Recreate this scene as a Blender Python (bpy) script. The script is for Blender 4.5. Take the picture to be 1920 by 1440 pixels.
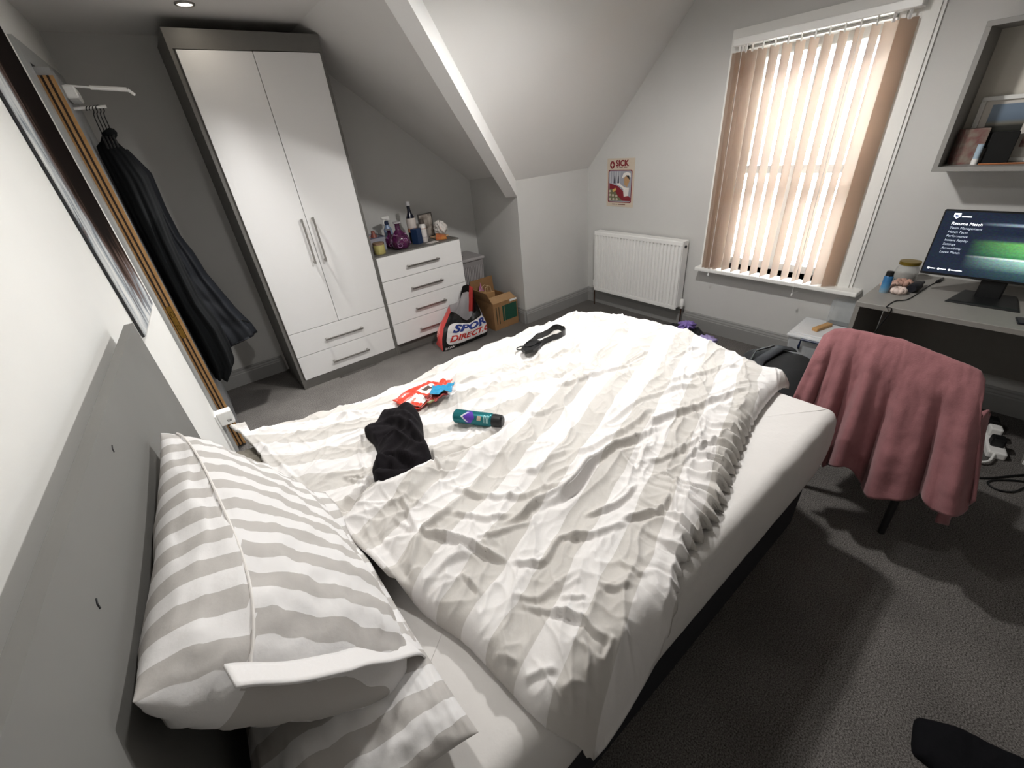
import bpy, bmesh, math, random
import numpy as np
from mathutils import Vector, Matrix, noise as mnoise

for _o in list(bpy.data.objects):
    bpy.data.objects.remove(_o)
SC = bpy.context.scene
COL = SC.collection

# ------------------------------------------------------------ camera
YAW, PITCH, ROLL, FPX = 0.6229, -0.5316, -0.1025, 778.54
CAM = np.array([0.45, -0.30, 1.5865])
_f = np.array([math.sin(YAW) * math.cos(PITCH), math.cos(YAW) * math.cos(PITCH), math.sin(PITCH)])
_r0 = np.array([math.cos(YAW), -math.sin(YAW), 0.0])
_u0 = np.cross(_r0, _f)
_r = math.cos(ROLL) * _r0 + math.sin(ROLL) * _u0
_u = -math.sin(ROLL) * _r0 + math.cos(ROLL) * _u0
cd = bpy.data.cameras.new('camera')
cam = bpy.data.objects.new('camera', cd)
COL.objects.link(cam)
cam.matrix_world = Matrix(((_r[0], _u[0], -_f[0], CAM[0]), (_r[1], _u[1], -_f[1], CAM[1]),
                           (_r[2], _u[2], -_f[2], CAM[2]), (0, 0, 0, 1)))
cd.sensor_width = 36.0
cd.lens = 36.0 * FPX / 1920.0
cd.clip_start = 0.02
SC.camera = cam

# ------------------------------------------------------------ sky and exposure
SC.view_settings.view_transform = 'Standard'
SC.view_settings.look = 'None'
SC.view_settings.gamma = 1.0
SC.view_settings.use_curve_mapping = False
SC.view_settings.exposure = 1.5
wd = bpy.data.worlds.new('overcast_sky')
SC.world = wd
wd.use_nodes = True
_bg = wd.node_tree.nodes['Background']
_bg.inputs['Color'].default_value = (0.93, 0.97, 1.0, 1)
_bg.inputs['Strength'].default_value = 19.0


def ray(px, py):
    return _f + (px - 960) / FPX * _r - (py - 720) / FPX * _u


def onz(px, py, z):
    v = ray(px, py)
    return CAM + (z - CAM[2]) / v[2] * v


def onx(px, py, x):
    v = ray(px, py)
    return CAM + (x - CAM[0]) / v[0] * v


def ony(px, py, y):
    v = ray(px, py)
    return CAM + (y - CAM[1]) / v[1] * v


# ------------------------------------------------------------ helpers
rng = random.Random(7)


class B:
    """collects shapes, builds ONE mesh object"""

    def __init__(s):
        s.bm = bmesh.new()
        s.mi = 0
        s.M = Matrix.Identity(4)

    def _add(s, vs, fs):
        V = [s.bm.verts.new(s.M @ Vector(v)) for v in vs]
        out = []
        for f in fs:
            try:
                F = s.bm.faces.new([V[i] for i in f])
                F.material_index = s.mi
                out.append(F)
            except ValueError:
                pass
        return V, out

    def box(s, lo, hi, bev=0.0, seg=1):
        x0, y0, z0 = lo
        x1, y1, z1 = hi
        vs = [(x0, y0, z0), (x1, y0, z0), (x1, y1, z0), (x0, y1, z0), (x0, y0, z1), (x1, y0, z1), (x1, y1, z1), (x0, y1, z1)]
        fs = [(0, 3, 2, 1), (4, 5, 6, 7), (0, 1, 5, 4), (1, 2, 6, 5), (2, 3, 7, 6), (3, 0, 4, 7)]
        V, F = s._add(vs, fs)
        if bev > 0:
            ed = list({e for f in F for e in f.edges})
            r = bmesh.ops.bevel(s.bm, geom=ed, offset=bev, segments=seg, affect='EDGES', profile=0.5)
            for f in r['faces']:
                f.material_index = s.mi
        return s

    def hexa(s, pts, bev=0.0, seg=1):
        """8 points: bottom 4 (ccw from above) then top 4"""
        V, F = s._add(pts, [(0, 3, 2, 1), (4, 5, 6, 7), (0, 1, 5, 4), (1, 2, 6, 5), (2, 3, 7, 6), (3, 0, 4, 7)])
        if bev > 0:
            ed = list({e for f in F for e in f.edges})
            r = bmesh.ops.bevel(s.bm, geom=ed, offset=bev, segments=seg, affect='EDGES', profile=0.5)
            for f in r['faces']:
                f.material_index = s.mi
        return s

    def lathe(s, prof, c=(0, 0, 0), n=20, axis='z', cap=True):
        vs, fs = [], []
        m = len(prof)
        for i in range(n):
            a = 2 * math.pi * i / n
            for r, h in prof:
                p = (r * math.cos(a), r * math.sin(a), h)
                if axis == 'x':
                    p = (h, p[0], p[1])
                elif axis == 'y':
                    p = (p[1], h, p[0])
                vs.append((p[0] + c[0], p[1] + c[1], p[2] + c[2]))
        for i in range(n):
            j = (i + 1) % n
            for k in range(m - 1):
                fs.append((i * m + k, j * m + k, j * m + k + 1, i * m + k + 1))
        if cap:
            fs.append([i * m for i in range(n)][::-1])
            fs.append([i * m + m - 1 for i in range(n)])
        s._add(vs, fs)
        return s

    def tube(s, path, r, n=8, cap=True, flat=None):
        """round tube; flat=(w,h) makes an elliptical strap"""
        P = [Vector(p) for p in path]
        vs, fs = [], []
        up = Vector((0, 0, 1))
        prev = None
        for i, p in enumerate(P):
            t = (P[min(i + 1, len(P) - 1)] - P[max(i - 1, 0)])
            if t.length < 1e-9:
                t = Vector((0, 0, 1))
            t.normalize()
            if prev is None:
                a = t.cross(up)
                if a.length < 1e-4:
                    a = t.cross(Vector((1, 0, 0)))
            else:
                a = prev - t * prev.dot(t)
                if a.length < 1e-5:
                    a = t.cross(up)
            a.normalize()
            prev = a
            b = a.cross(t)
            rr = r[i] if isinstance(r, (list, tuple)) else r
            for k in range(n):
                an = 2 * math.pi * k / n
                w, h = flat if flat else (rr, rr)
                vs.append(p + a * (math.cos(an) * w) + b * (math.sin(an) * h))
        for i in range(len(P) - 1):
            for k in range(n):
                l = (k + 1) % n
                fs.append((i * n + k, i * n + l, (i + 1) * n + l, (i + 1) * n + k))
        if cap:
            fs.append(list(range(n))[::-1])
            fs.append([(len(P) - 1) * n + k for k in range(n)])
        s._add(vs, fs)
        return s

    def prism(s, poly, a0, a1, axis='z', bev=0.0):
        """poly of 2D points extruded along axis from a0 to a1. axis z:(x,y) y:(x,z) x:(y,z)"""
        def mk(p, a):
            return {'z': (p[0], p[1], a), 'y': (p[0], a, p[1]), 'x': (a, p[0], p[1])}[axis]
        n = len(poly)
        vs = [mk(p, a0) for p in poly] + [mk(p, a1) for p in poly]
        fs = [list(range(n))[::-1], list(range(n, 2 * n))] + [(i, (i + 1) % n, n + (i + 1) % n, n + i) for i in range(n)]
        V, F = s._add(vs, fs)
        if bev > 0:
            ed = list({e for f in F for e in f.edges})
            r = bmesh.ops.bevel(s.bm, geom=ed, offset=bev, segments=1, affect='EDGES', profile=0.5)
            for f in r['faces']:
                f.material_index = s.mi
        return s

    def poly(s, pts):
        s._add(pts, [list(range(len(pts)))])
        return s

    def grid(s, fn, nu, nv, closeu=False, closev=False, uv=None):
        """fn(i/nu, j/nv) -> point"""
        vs, fs = [], []
        cu = nu if closeu else nu + 1
        cv = nv if closev else nv + 1
        for i in range(cu):
            for j in range(cv):
                vs.append(fn(i / nu, j / nv))
        for i in range(nu):
            for j in range(nv):
                a, b = i % cu, (i + 1) % cu
                c, e = j % cv, (j + 1) % cv
                fs.append((a * cv + c, b * cv + c, b * cv + e, a * cv + e))
        s._add(vs, fs)
        return s

    def build(s, name, mat, parent=None, smooth=False, loc=None, recalc=True, angle=None):
        if recalc:
            bmesh.ops.recalc_face_normals(s.bm, faces=s.bm.faces)
        me = bpy.data.meshes.new(name)
        s.bm.to_mesh(me)
        s.bm.free()
        for m in (mat if isinstance(mat, (list, tuple)) else [mat]):
            me.materials.append(m)
        return link(name, me, parent, smooth, loc, angle)


def link(name, me, parent=None, smooth=False, loc=None, angle=None):
    if smooth:
        me.shade_smooth()
        if angle:
            me.set_sharp_from_angle(angle=math.radians(angle))
    o = bpy.data.objects.new(name, me)
    COL.objects.link(o)
    if parent:
        o.parent = parent
    if loc is not None:
        o.location = loc
    return o


def tag(o, label, cat, group=None):
    o['label'] = label
    o['category'] = cat
    if group:
        o['group'] = group
    return o


def thing(name, label, cat, loc=(0, 0, 0), rotz=0.0, group=None):
    o = bpy.data.objects.new(name, None)
    COL.objects.link(o)
    o.empty_display_size = 0.05
    o.location = loc
    o.rotation_euler = (0, 0, rotz)
    return tag(o, label, cat, group)


def struct(o, label=None):
    o['kind'] = 'structure'
    if label:
        o['label'] = label
    return o


def sempty(name, label=None):
    o = bpy.data.objects.new(name, None)
    COL.objects.link(o)
    return struct(o, label)


def text_mesh(txt, size, shear=0.0, offset=0.0, xscale=1.0):
    cu = bpy.data.curves.new('txt', 'FONT')
    cu.body = txt
    cu.size = size
    cu.shear = shear
    cu.offset = offset
    cu.align_x = 'LEFT'
    cu.resolution_u = 3
    ob = bpy.data.objects.new('txt', cu)
    COL.objects.link(ob)
    dg = bpy.context.evaluated_depsgraph_get()
    me = bpy.data.meshes.new_from_object(ob.evaluated_get(dg))
    bpy.data.objects.remove(ob)
    vs = [(v.co.x * xscale, v.co.y) for v in me.vertices]
    fs = [tuple(p.vertices) for p in me.polygons]
    bpy.data.meshes.remove(me)
    return vs, fs


# ------------------------------------------------------------ materials
def C(h, g=None):
    """sRGB hex -> linear"""
    h = h.lstrip('#')
    o = []
    for i in (0, 2, 4):
        c = int(h[i:i + 2], 16) / 255
        o.append(c / 12.92 if c <= 0.04045 else ((c + 0.055) / 1.055) ** 2.4)
    return tuple(o) + (1,)


def mat(name, col, rough=0.6, metal=0.0, var=0.0, vscale=8.0, bump=0.0, bscale=200.0, emit=None, estr=1.0,
        trans=0.0, ior=1.45, alpha=1.0, coat=0.0, sheen=0.0, spec=0.5, col2=None, detail=3.0, bdist=0.002):
    m = bpy.data.materials.new(name)
    m.use_nodes = True
    nt = m.node_tree
    p = nt.nodes['Principled BSDF']
    c = C(col) if isinstance(col, str) else col
    p.inputs['Base Color'].default_value = c
    p.inputs['Roughness'].default_value = rough
    p.inputs['Metallic'].default_value = metal
    p.inputs['IOR'].default_value = ior
    p.inputs['Transmission Weight'].default_value = trans
    p.inputs['Alpha'].default_value = alpha
    p.inputs['Coat Weight'].default_value = coat
    p.inputs['Sheen Weight'].default_value = sheen
    p.inputs['Specular IOR Level'].default_value = spec
    tc = nt.nodes.new('ShaderNodeTexCoord')
    if var > 0 or col2:
        n = nt.nodes.new('ShaderNodeTexNoise')
        n.inputs['Scale'].default_value = vscale
        n.inputs['Detail'].default_value = detail
        nt.links.new(tc.outputs['Object'], n.inputs['Vector'])
        r = nt.nodes.new('ShaderNodeValToRGB')
        c2 = C(col2) if col2 else tuple(min(1, v * (1 + var)) for v in c[:3]) + (1,)
        c1 = c if col2 else tuple(v * (1 - var) for v in c[:3]) + (1,)
        r.color_ramp.elements[0].color = c1
        r.color_ramp.elements[1].color = c2
        r.color_ramp.elements[0].position = 0.35
        r.color_ramp.elements[1].position = 0.65
        nt.links.new(n.outputs['Fac'], r.inputs['Fac'])
        nt.links.new(r.outputs['Color'], p.inputs['Base Color'])
    if bump > 0:
        n2 = nt.nodes.new('ShaderNodeTexNoise')
        n2.inputs['Scale'].default_value = bscale
        n2.inputs['Detail'].default_value = 3
        nt.links.new(tc.outputs['Object'], n2.inputs['Vector'])
        b = nt.nodes.new('ShaderNodeBump')
        b.inputs['Strength'].default_value = bump
        b.inputs['Distance'].default_value = bdist
        nt.links.new(n2.outputs['Fac'], b.inputs['Height'])
        nt.links.new(b.outputs['Normal'], p.inputs['Normal'])
    if emit:
        p.inputs['Emission Color'].default_value = C(emit)
        p.inputs['Emission Strength'].default_value = estr
    return m


def ramp_mat(name, stops, axis, rough=0.5, lo=0.0, hi=1.0, metal=0.0, const=True):
    """flat print: colour bands along an object axis"""
    m = mat(name, '#ffffff', rough, metal)
    nt = m.node_tree
    tc = nt.nodes.new('ShaderNodeTexCoord')
    sp = nt.nodes.new('ShaderNodeSeparateXYZ')
    nt.links.new(tc.outputs['Object'], sp.inputs[0])
    mr = nt.nodes.new('ShaderNodeMapRange')
    mr.inputs['From Min'].default_value = lo
    mr.inputs['From Max'].default_value = hi
    nt.links.new(sp.outputs['XYZ'.index(axis)], mr.inputs['Value'])
    r = nt.nodes.new('ShaderNodeValToRGB')
    r.color_ramp.interpolation = 'CONSTANT' if const else 'LINEAR'
    e = r.color_ramp.elements
    while len(e) < len(stops):
        e.new(0.5)
    for k, (pos, c) in enumerate(stops):
        e[k].position = pos
        e[k].color = C(c)
    nt.links.new(mr.outputs[0], r.inputs['Fac'])
    nt.links.new(r.outputs['Color'], nt.nodes['Principled BSDF'].inputs['Base Color'])
    return m


M_wall = mat('wall_paint', '#c8c7c4', 0.9, spec=0.15, var=0.015, vscale=3, bump=0.08, bscale=180)
M_wallw = mat('cream_wall_paint', '#e3e2de', 0.9, spec=0.1, var=0.01, vscale=3, bump=0.08, bscale=180)
M_ceil = mat('ceiling_paint', '#e2e0dd', 0.9, spec=0.15, var=0.01, vscale=2, bump=0.06, bscale=180)
M_beam = mat('beam_paint', '#f0efed', 0.7)
M_skirt = mat('skirting_paint', '#8f8e8c', 0.45)
M_white = mat('white_gloss', '#ecebe8', 0.3)
M_whitep = mat('white_paint', '#e9e8e4', 0.45)
M_grey = mat('grey_carcass', '#6c6a66', 0.5, var=0.03, vscale=20)
M_door = mat('white_door_front', '#f0efee', 0.28)
M_chrome = mat('brushed_steel', '#a9a6a2', 0.32, metal=1.0)
M_black = mat('black_plastic', '#141516', 0.45)
M_wood = mat('raw_wood_edge', '#b58b5a', 0.6, col2='#a57b4b', vscale=30)
M_darkgrey = mat('dark_grey_plastic', '#2b2c2e', 0.5)


def carpet_mat():
    m = mat('speckled_carpet', '#6e6c6b', 0.95, spec=0.1)
    nt = m.node_tree
    p = nt.nodes['Principled BSDF']
    tc = nt.nodes.new('ShaderNodeTexCoord')
    n1 = nt.nodes.new('ShaderNodeTexNoise')
    n1.inputs['Scale'].default_value = 230
    n1.inputs['Detail'].default_value = 4
    n2 = nt.nodes.new('ShaderNodeTexNoise')
    n2.inputs['Scale'].default_value = 3.0
    n2.inputs['Detail'].default_value = 4
    for n in (n1, n2):
        nt.links.new(tc.outputs['Object'], n.inputs['Vector'])
    r = nt.nodes.new('ShaderNodeValToRGB')
    r.color_ramp.elements[0].color = C('#3f3c39')
    r.color_ramp.elements[1].color = C('#878380')
    r.color_ramp.elements[0].position = 0.33
    r.color_ramp.elements[1].position = 0.68
    nt.links.new(n1.outputs['Fac'], r.inputs['Fac'])
    mx = nt.nodes.new('ShaderNodeMix')
    mx.data_type = 'RGBA'
    mx.blend_type = 'MULTIPLY'
    mx.inputs[0].default_value = 0.4
    r2 = nt.nodes.new('ShaderNodeValToRGB')
    r2.color_ramp.elements[0].color = (0.5, 0.5, 0.5, 1)
    r2.color_ramp.elements[1].color = (1, 1, 1, 1)
    r2.color_ramp.elements[0].position = 0.4
    r2.color_ramp.elements[1].position = 0.6
    nt.links.new(n2.outputs['Fac'], r2.inputs['Fac'])
    nt.links.new(r.outputs['Color'], mx.inputs[6])
    nt.links.new(r2.outputs['Color'], mx.inputs[7])
    nt.links.new(mx.outputs[2], p.inputs['Base Color'])
    b = nt.nodes.new('ShaderNodeBump')
    b.inputs['Strength'].default_value = 0.5
    b.inputs['Distance'].default_value = 0.004
    nt.links.new(n1.outputs['Fac'], b.inputs['Height'])
    nt.links.new(b.outputs['Normal'], p.inputs['Normal'])
    return m


M_carpet = carpet_mat()

# ------------------------------------------------------------ the room
XW, YF, YK, XK, ZK, ZC, YN = 3.75, 3.58, 2.706, 2.862, 1.283, 2.32, -2.2
WM, WB = 0.054, 0.1125


def xl(y):
    return WM * y + WB


T = 0.12
b = B()
b.box((-1.2, YN - T, -0.1), (XW + 0.4, YF + 0.3, 0.0))
struct(b.build('floor', M_carpet), 'grey speckled carpet')

# left wall (slightly out of square), with the doorway cut out
DY0, DY1, DZ = 2.585, 3.40, 2.03
b = B()


def lw(y0, y1, z0, z1):
    b.hexa([(xl(y0) - T, y0, z0), (xl(y0), y0, z0), (xl(y1), y1, z0), (xl(y1) - T, y1, z0),
            (xl(y0) - T, y0, z1), (xl(y0), y0, z1), (xl(y1), y1, z1), (xl(y1) - T, y1, z1)])


lw(YN, DY0, 0, ZC)
lw(DY1, YF, 0, ZC)
lw(DY0, DY1, DZ, ZC)
struct(b.build('wall_left', M_wallw), 'cream painted wall behind the bed')
b = B()
b.box((-1.2, YF, 0), (3.2, YF + T, ZC))
struct(b.build('wall_back', M_wall), 'grey wall behind the wardrobe')
b = B()
b.hexa([(XK, YK, 0), (XK + T, YK + T, 0), (2.972 + T, YF, 0), (2.972, YF, 0),
        (XK, YK, 1.45), (XK + T, YK + T, 1.45), (2.972 + T, YF, 1.45), (2.972, YF, 1.45)])
struct(b.build('wall_recess', M_wall), 'side wall of the recess')
b = B()
b.hexa([(XK, YK, 0), (XW, YK, 0), (XW, YK + T, 0), (XK + T, YK + T, 0),
        (XK, YK, 1.45), (XW, YK, 1.45), (XW, YK + T, 1.45), (XK + T, YK + T, 1.45)])
struct(b.build('wall_knee', M_wall), 'low wall under the sloping ceiling')
b = B()
b.box((-1.2, YN - T, 0), (XW, YN, ZC))
struct(b.build('wall_front', M_wall), 'wall behind the camera')
# hall behind the doorway
b = B()
b.box((-1.25, 1.9, 0), (-1.2, YF, ZC))
b.box((-1.2, 1.9, 0), (xl(1.9) - T, 1.95, ZC))
struct(b.build('wall_hall', M_wall), 'hall wall beyond the door')

# window wall with an opening
OY0, OY1, OZ0, OZ1 = 0.60, 1.365, 0.566, 1.955
b = B()
WT = 0.22
for lo, hi in (((XW, YN, 0), (XW + WT, OY0, ZC)), ((XW, OY1, 0), (XW + WT, YK + T, ZC)),
               ((XW, OY0, 0), (XW + WT, OY1, OZ0)), ((XW, OY0, OZ1), (XW + WT, OY1, ZC))):
    b.box(lo, hi)
struct(b.build('wall_window', M_wall), 'grey window wall')

# sloping ceilings, flat ceiling
_p0, _p1, _p2 = np.array([XK, YK, 1.333]), np.array([2.972, YF, 1.27]), np.array([2.101, YF, 1.928])
_n1 = np.cross(_p1 - _p0, _p2 - _p0)
_n1 /= _n1[2]
SL2 = 1.053


def z1p(x, y):
    return _p0[2] - (_n1[0] * (x - _p0[0]) + _n1[1] * (y - _p0[1]))


def z2p(y):
    return ZK + SL2 * (YK - y)


yS2 = YK - (ZC - ZK) / SL2
# x on slope 1 where z=ZC at given y
def x1c(y, z=ZC):
    return _p0[0] + ((_p0[2] - z) - _n1[1] * (y - _p0[1])) / _n1[0]


Vd = (x1c(yS2), yS2, ZC)
Vc = (x1c(YF), YF, ZC)
b = B()
bot = [(-1.2, YN), (XW + WT, YN), (XW + WT, yS2), Vd[:2], Vc[:2], (-1.2, YF)]
b.prism(bot, ZC, ZC + 0.1, 'z')
struct(b.build('ceiling', M_ceil), 'flat part of the ceiling')


def slab(pts, name, lab):
    b = B()
    n = len(pts)
    up = [(p[0], p[1], p[2] + 0.09) for p in pts]
    b._add(list(pts) + up, [list(range(n)), list(range(n, 2 * n))[::-1]] + [(i, (i + 1) % n, n + (i + 1) % n, n + i) for i in range(n)])
    struct(b.build(name, M_ceil), lab)


slab([(XK, YK, 1.333), Vd, Vc, (2.972, YF, 1.27), (3.05, YF, 1.21), (XK + .08, YK + .02, z1p(XK + .08, YK + .02))], 'ceiling_slope_recess', 'sloping ceiling over the chest recess')
slab([(XK - 0.0, YK, ZK), (XW + 0.02, YK, ZK), (XW + 0.02, yS2, ZC), Vd], 'ceiling_slope_window', 'sloping ceiling beside the window wall')
# valley beam
_v0 = np.array([XK, YK, ZK])
vd = np.array(Vd) - _v0
pl = np.array([-vd[1], vd[0], 0]) * -1
pl = np.array([vd[1], -vd[0], 0])
pl /= np.linalg.norm(pl)
if pl[1] < 0:
    pl = -pl
A0 = _v0
A1 = _v0 + vd
dn = np.array([0, 0, -0.125])
W_ = 0.10
b = B()
e0 = A0 + pl * W_
e1 = A1 + pl * W_
b.hexa([A0 + dn, A1 + dn, e1 + dn, e0 + dn + np.array([0, 0, 0.0]), A0 + (0, 0, .03), A1 + (0, 0, .03), e1 + (0, 0, .12), e0 + (0, 0, .12)])
struct(b.build('trim_beam', M_beam), 'boxed beam running down the valley of the ceiling')


# skirting boards with a moulded top
def skirt(p, q, name, h=0.145):
    p, q = np.array(p), np.array(q)
    t = (q - p) / np.linalg.norm(q - p)
    n = np.array([t[1], -t[0]])
    prof = [(0, 0), (0.018, 0), (0.018, h - 0.045), (0.015, h - 0.038), (0.015, h - 0.03), (0.010, h - 0.018), (0.010, h - 0.01), (0.004, h), (0, h)]
    b = B()
    vs = [(*(p + n * o), z) for o, z in prof] + [(*(q + n * o), z) for o, z in prof]
    m = len(prof)
    b._add(vs, [list(range(m)), list(range(m, 2 * m))[::-1]] + [(i, (i + 1) % m, m + (i + 1) % m, m + i) for i in range(m)])
    o = b.build(name, M_skirt)
    return struct(o, 'grey painted skirting board')


skirt((XW, YK), (XW, YN), 'baseboard_window')
skirt((XK, YK), (XW, YK), 'baseboard_knee', 0.14)
skirt((xl(YF), YF), (0.80, YF), 'baseboard_back')
skirt((2.972, YF), (XK, YK), 'baseboard_recess')

# ------------------------------------------------------------ door in the left wall, standing ajar
dr = sempty('door_1', 'grey painted door standing ajar with bare wooden edge')
fr = B()
XA = 0.014
for y0, y1, z0, z1 in ((DY0 - 0.075, DY0, 0, DZ + 0.075), (DY1, DY1 + 0.075, 0, DZ + 0.075), (DY0, DY1, DZ, DZ + 0.075)):
    fr.hexa([(xl(y0) - 0.005, y0, z0), (xl(y0) + XA, y0, z0), (xl(y1) + XA, y1, z0), (xl(y1) - 0.005, y1, z0),
             (xl(y0) - 0.005, y0, z1), (xl(y0) + XA, y0, z1), (xl(y1) + XA, y1, z1), (xl(y1) - 0.005, y1, z1)])
M_dgrey = mat('grey_door_paint', '#a3a4a3', 0.45)
fr.build('architrave', M_dgrey, dr)
# leaf: latch edge near the camera, hinge towards the back wall
lx, ly = 0.264, 2.592
LW, LT, LH = 0.79, 0.052, 2.005
ang = math.radians(-0.6)
ang = -ang
leaf = bpy.data.objects.new('door_leaf', None)
COL.objects.link(leaf)
leaf.parent = dr
leaf.location = (lx, ly, 0.012)
leaf.rotation_euler = (0, 0, -ang)
b = B()
b.box((0, 0.004, 0), (LT, LW, LH))
b.build('leaf_panel', mat('door_leaf_paint', '#9b9c9c', 0.5), leaf)
b = B()
b.box((0.0, 0, 0), (LT, 0.0045, LH - 0.03))
b.build('wood_edge', M_wood, leaf)
for xx in (0.010, 0.030):
    b = B()
    b.box((xx, -0.0012, 0), (xx + 0.008, 0.002, LH - 0.03))
    b.build('fire_seal', mat('seal', '#2a1c10', 0.7), leaf)
b = B()
M_brass = mat('brass', '#8a6a34', 0.35, metal=1.0)
b.box((0.012, -0.003, 0.77), (0.036, 0.003, 0.955), 0.001)
b.box((0.018, -0.012, 0.895), (0.032, 0.0, 0.925), 0.003)
b.box((0.02, -0.005, 0.82), (0.03, 0.0, 0.85), 0.002)
b.build('latch_plate', M_brass, leaf)
# overhead closer on the room face
b = B()
b.box((LT, 0.10, 1.905), (LT + 0.045, 0.33, 1.955), 0.006)
b.build('closer_body', M_white, leaf)
_a, _m, _e = [np.array(q) - np.array((lx, ly, 0.012)) for q in (ony(121, 160, 2.70), ony(168, 164, 2.70), ony(238, 168, 2.70))]
b = B()
b.tube([tuple(_a), tuple(_m)], 0.004, 8)
b.tube([tuple(_m), tuple(_e)], 0.009, 8)
b.tube([tuple(_e), tuple(_e + np.array((0.02, 0.01, -0.02)))], 0.007, 8)
b.build('closer_arm', M_white, leaf)
_h = ony(168, 205, 2.80) - np.array((lx, ly, 0.012))
b = B()
b.tube([(LT - 0.004, _h[1], _h[2] + 0.004), (_h[0] + 0.065, _h[1], _h[2] + 0.009)], 0.006, 8)
b.build('coat_peg', M_white, leaf, True, angle=40)

# ------------------------------------------------------------ window
wn = sempty('window_1', 'tall sash window with white moulded surround')
b = B()
# architrave with a stepped moulding
for k, (w, d) in enumerate(((0.10, 0.012), (0.085, 0.022), (0.03, 0.03))):
    wi = w
    b.box((XW - d, OY0 - (wi + 0.07 if wi > 0.05 else wi), OZ0 - 0.0), (XW + 0.01, OY0, OZ1 + wi))
    b.box((XW - d, OY1, OZ0), (XW + 0.01, OY1 + wi, OZ1 + wi))
    b.box((XW - d, OY0, OZ1), (XW + 0.01, OY1, OZ1 + wi))
b.build('surround', M_whitep, wn)
b = B()
b.box((XW - 0.105, 0.372, OZ0 - 0.028), (XW + 0.16, 1.465, OZ0), 0.006, 2)
b.build('sill', M_whitep, wn)


def sash(x, z0, z1, bar=0.05, nm='sash'):
    b = B()
    y0, y1 = OY0 + 0.012, OY1 - 0.012
    for lo, hi in (((x, y0, z0), (x + 0.04, y0 + bar, z1)), ((x, y1 - bar, z0), (x + 0.04, y1, z1)),
                   ((x, y0 + bar, z0), (x + 0.04, y1 - bar, z0 + bar)), ((x, y0 + bar, z1 - bar), (x + 0.04, y1 - bar, z1)),
                   ((x, (y0 + y1) / 2 - 0.012, z0 + bar), (x + 0.04, (y0 + y1) / 2 + 0.012, z1 - bar))):
        b.box(lo, hi)
    s_ = b.build(nm, M_whitep, wn)
    for ya, yb in ((y0 + bar, (y0 + y1) / 2 - 0.012), ((y0 + y1) / 2 + 0.012, y1 - bar)):
        g = B()
        g.box((x + 0.018, ya, z0 + bar), (x + 0.022, yb, z1 - bar))
        g.build('pane', M_pane, s_)


def pane_mat():
    m = bpy.data.materials.new('window_glass')
    m.use_nodes = True
    nt = m.node_tree
    for n in list(nt.nodes):
        nt.nodes.remove(n)
    o = nt.nodes.new('ShaderNodeOutputMaterial')
    t = nt.nodes.new('ShaderNodeBsdfTransparent')
    t.inputs[0].default_value = (0.95, 0.97, 0.97, 1)
    g = nt.nodes.new('ShaderNodeBsdfGlossy')
    g.inputs['Roughness'].default_value = 0.02
    fz = nt.nodes.new('ShaderNodeFresnel')
    mx = nt.nodes.new('ShaderNodeMixShader')
    nt.links.new(fz.outputs[0], mx.inputs[0])
    nt.links.new(t.outputs[0], mx.inputs[1])
    nt.links.new(g.outputs[0], mx.inputs[2])
    nt.links.new(mx.outputs[0], o.inputs[0])
    return m


M_pane = pane_mat()
sash(XW + 0.10, OZ0 + 0.01, 1.27)
sash(XW + 0.145, 1.22, OZ1 - 0.01)
b = B()
for lo, hi in (((XW + 0.0, OY0, OZ0), (XW + 0.2, OY0 + 0.012, OZ1)), ((XW, OY1 - 0.012, OZ0), (XW + 0.2, OY1, OZ1)), ((XW, OY0, OZ1 - 0.012), (XW + 0.2, OY1, OZ1))):
    b.box(lo, hi)
b.build('lining', M_whitep, wn)

# the terrace across the street, seen between the vanes
hs = thing('terrace_house', 'brick terrace house with slate roof across the street outside the window', 'building', (9.0, 2.5, -4))


def brick_mat():
    m = mat('far_brick', '#8f7466', 0.9)
    nt = m.node_tree
    t = nt.nodes.new('ShaderNodeTexBrick')
    t.inputs['Scale'].default_value = 4
    t.inputs['Color1'].default_value = C('#7a6358')
    t.inputs['Color2'].default_value = C('#8f7a6d')
    t.inputs['Mortar'].default_value = C('#a59f98')
    tc = nt.nodes.new('ShaderNodeTexCoord')
    mp = nt.nodes.new('ShaderNodeMapping')
    mp.inputs['Rotation'].default_value = (math.pi / 2, 0, math.pi / 2)
    nt.links.new(tc.outputs['Object'], mp.inputs['Vector'])
    nt.links.new(mp.outputs[0], t.inputs['Vector'])
    nt.links.new(t.outputs['Color'], nt.nodes['Principled BSDF'].inputs['Base Color'])
    return m


b = B()
b.box((0, -6, 0), (5, 6, 5.8))
b.build('front_wall', brick_mat(), hs)
b = B()
b.prism([(-0.4, 5.7), (2.6, 8.3), (5.4, 5.7)], -6.2, 6.2, 'y')
b.build('slate_roof', mat('slate', '#5f6772', 0.7, var=0.15, vscale=6), hs)
for yy in (-4.6, -2.2, 0.2, 2.6, 4.6):
    for zz in (1.0, 3.7):
        b = B()
        b.box((-0.06, yy, zz), (0.02, yy + 1.0, zz + 1.5))
        w = b.build('house_window', M_whitep, hs)
        g = B()
        g.box((-0.07, yy + 0.1, zz + 0.1), (-0.055, yy + 0.9, zz + 1.4))
        g.build('pane', mat('dark_pane', '#46525f', 0.1), w)
b = B()
b.box((4.2, -7, -4.2), (14, 12, -4.0))
struct(b.build('ground', mat('street', '#77746f', 0.9)), 'street outside')
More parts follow.
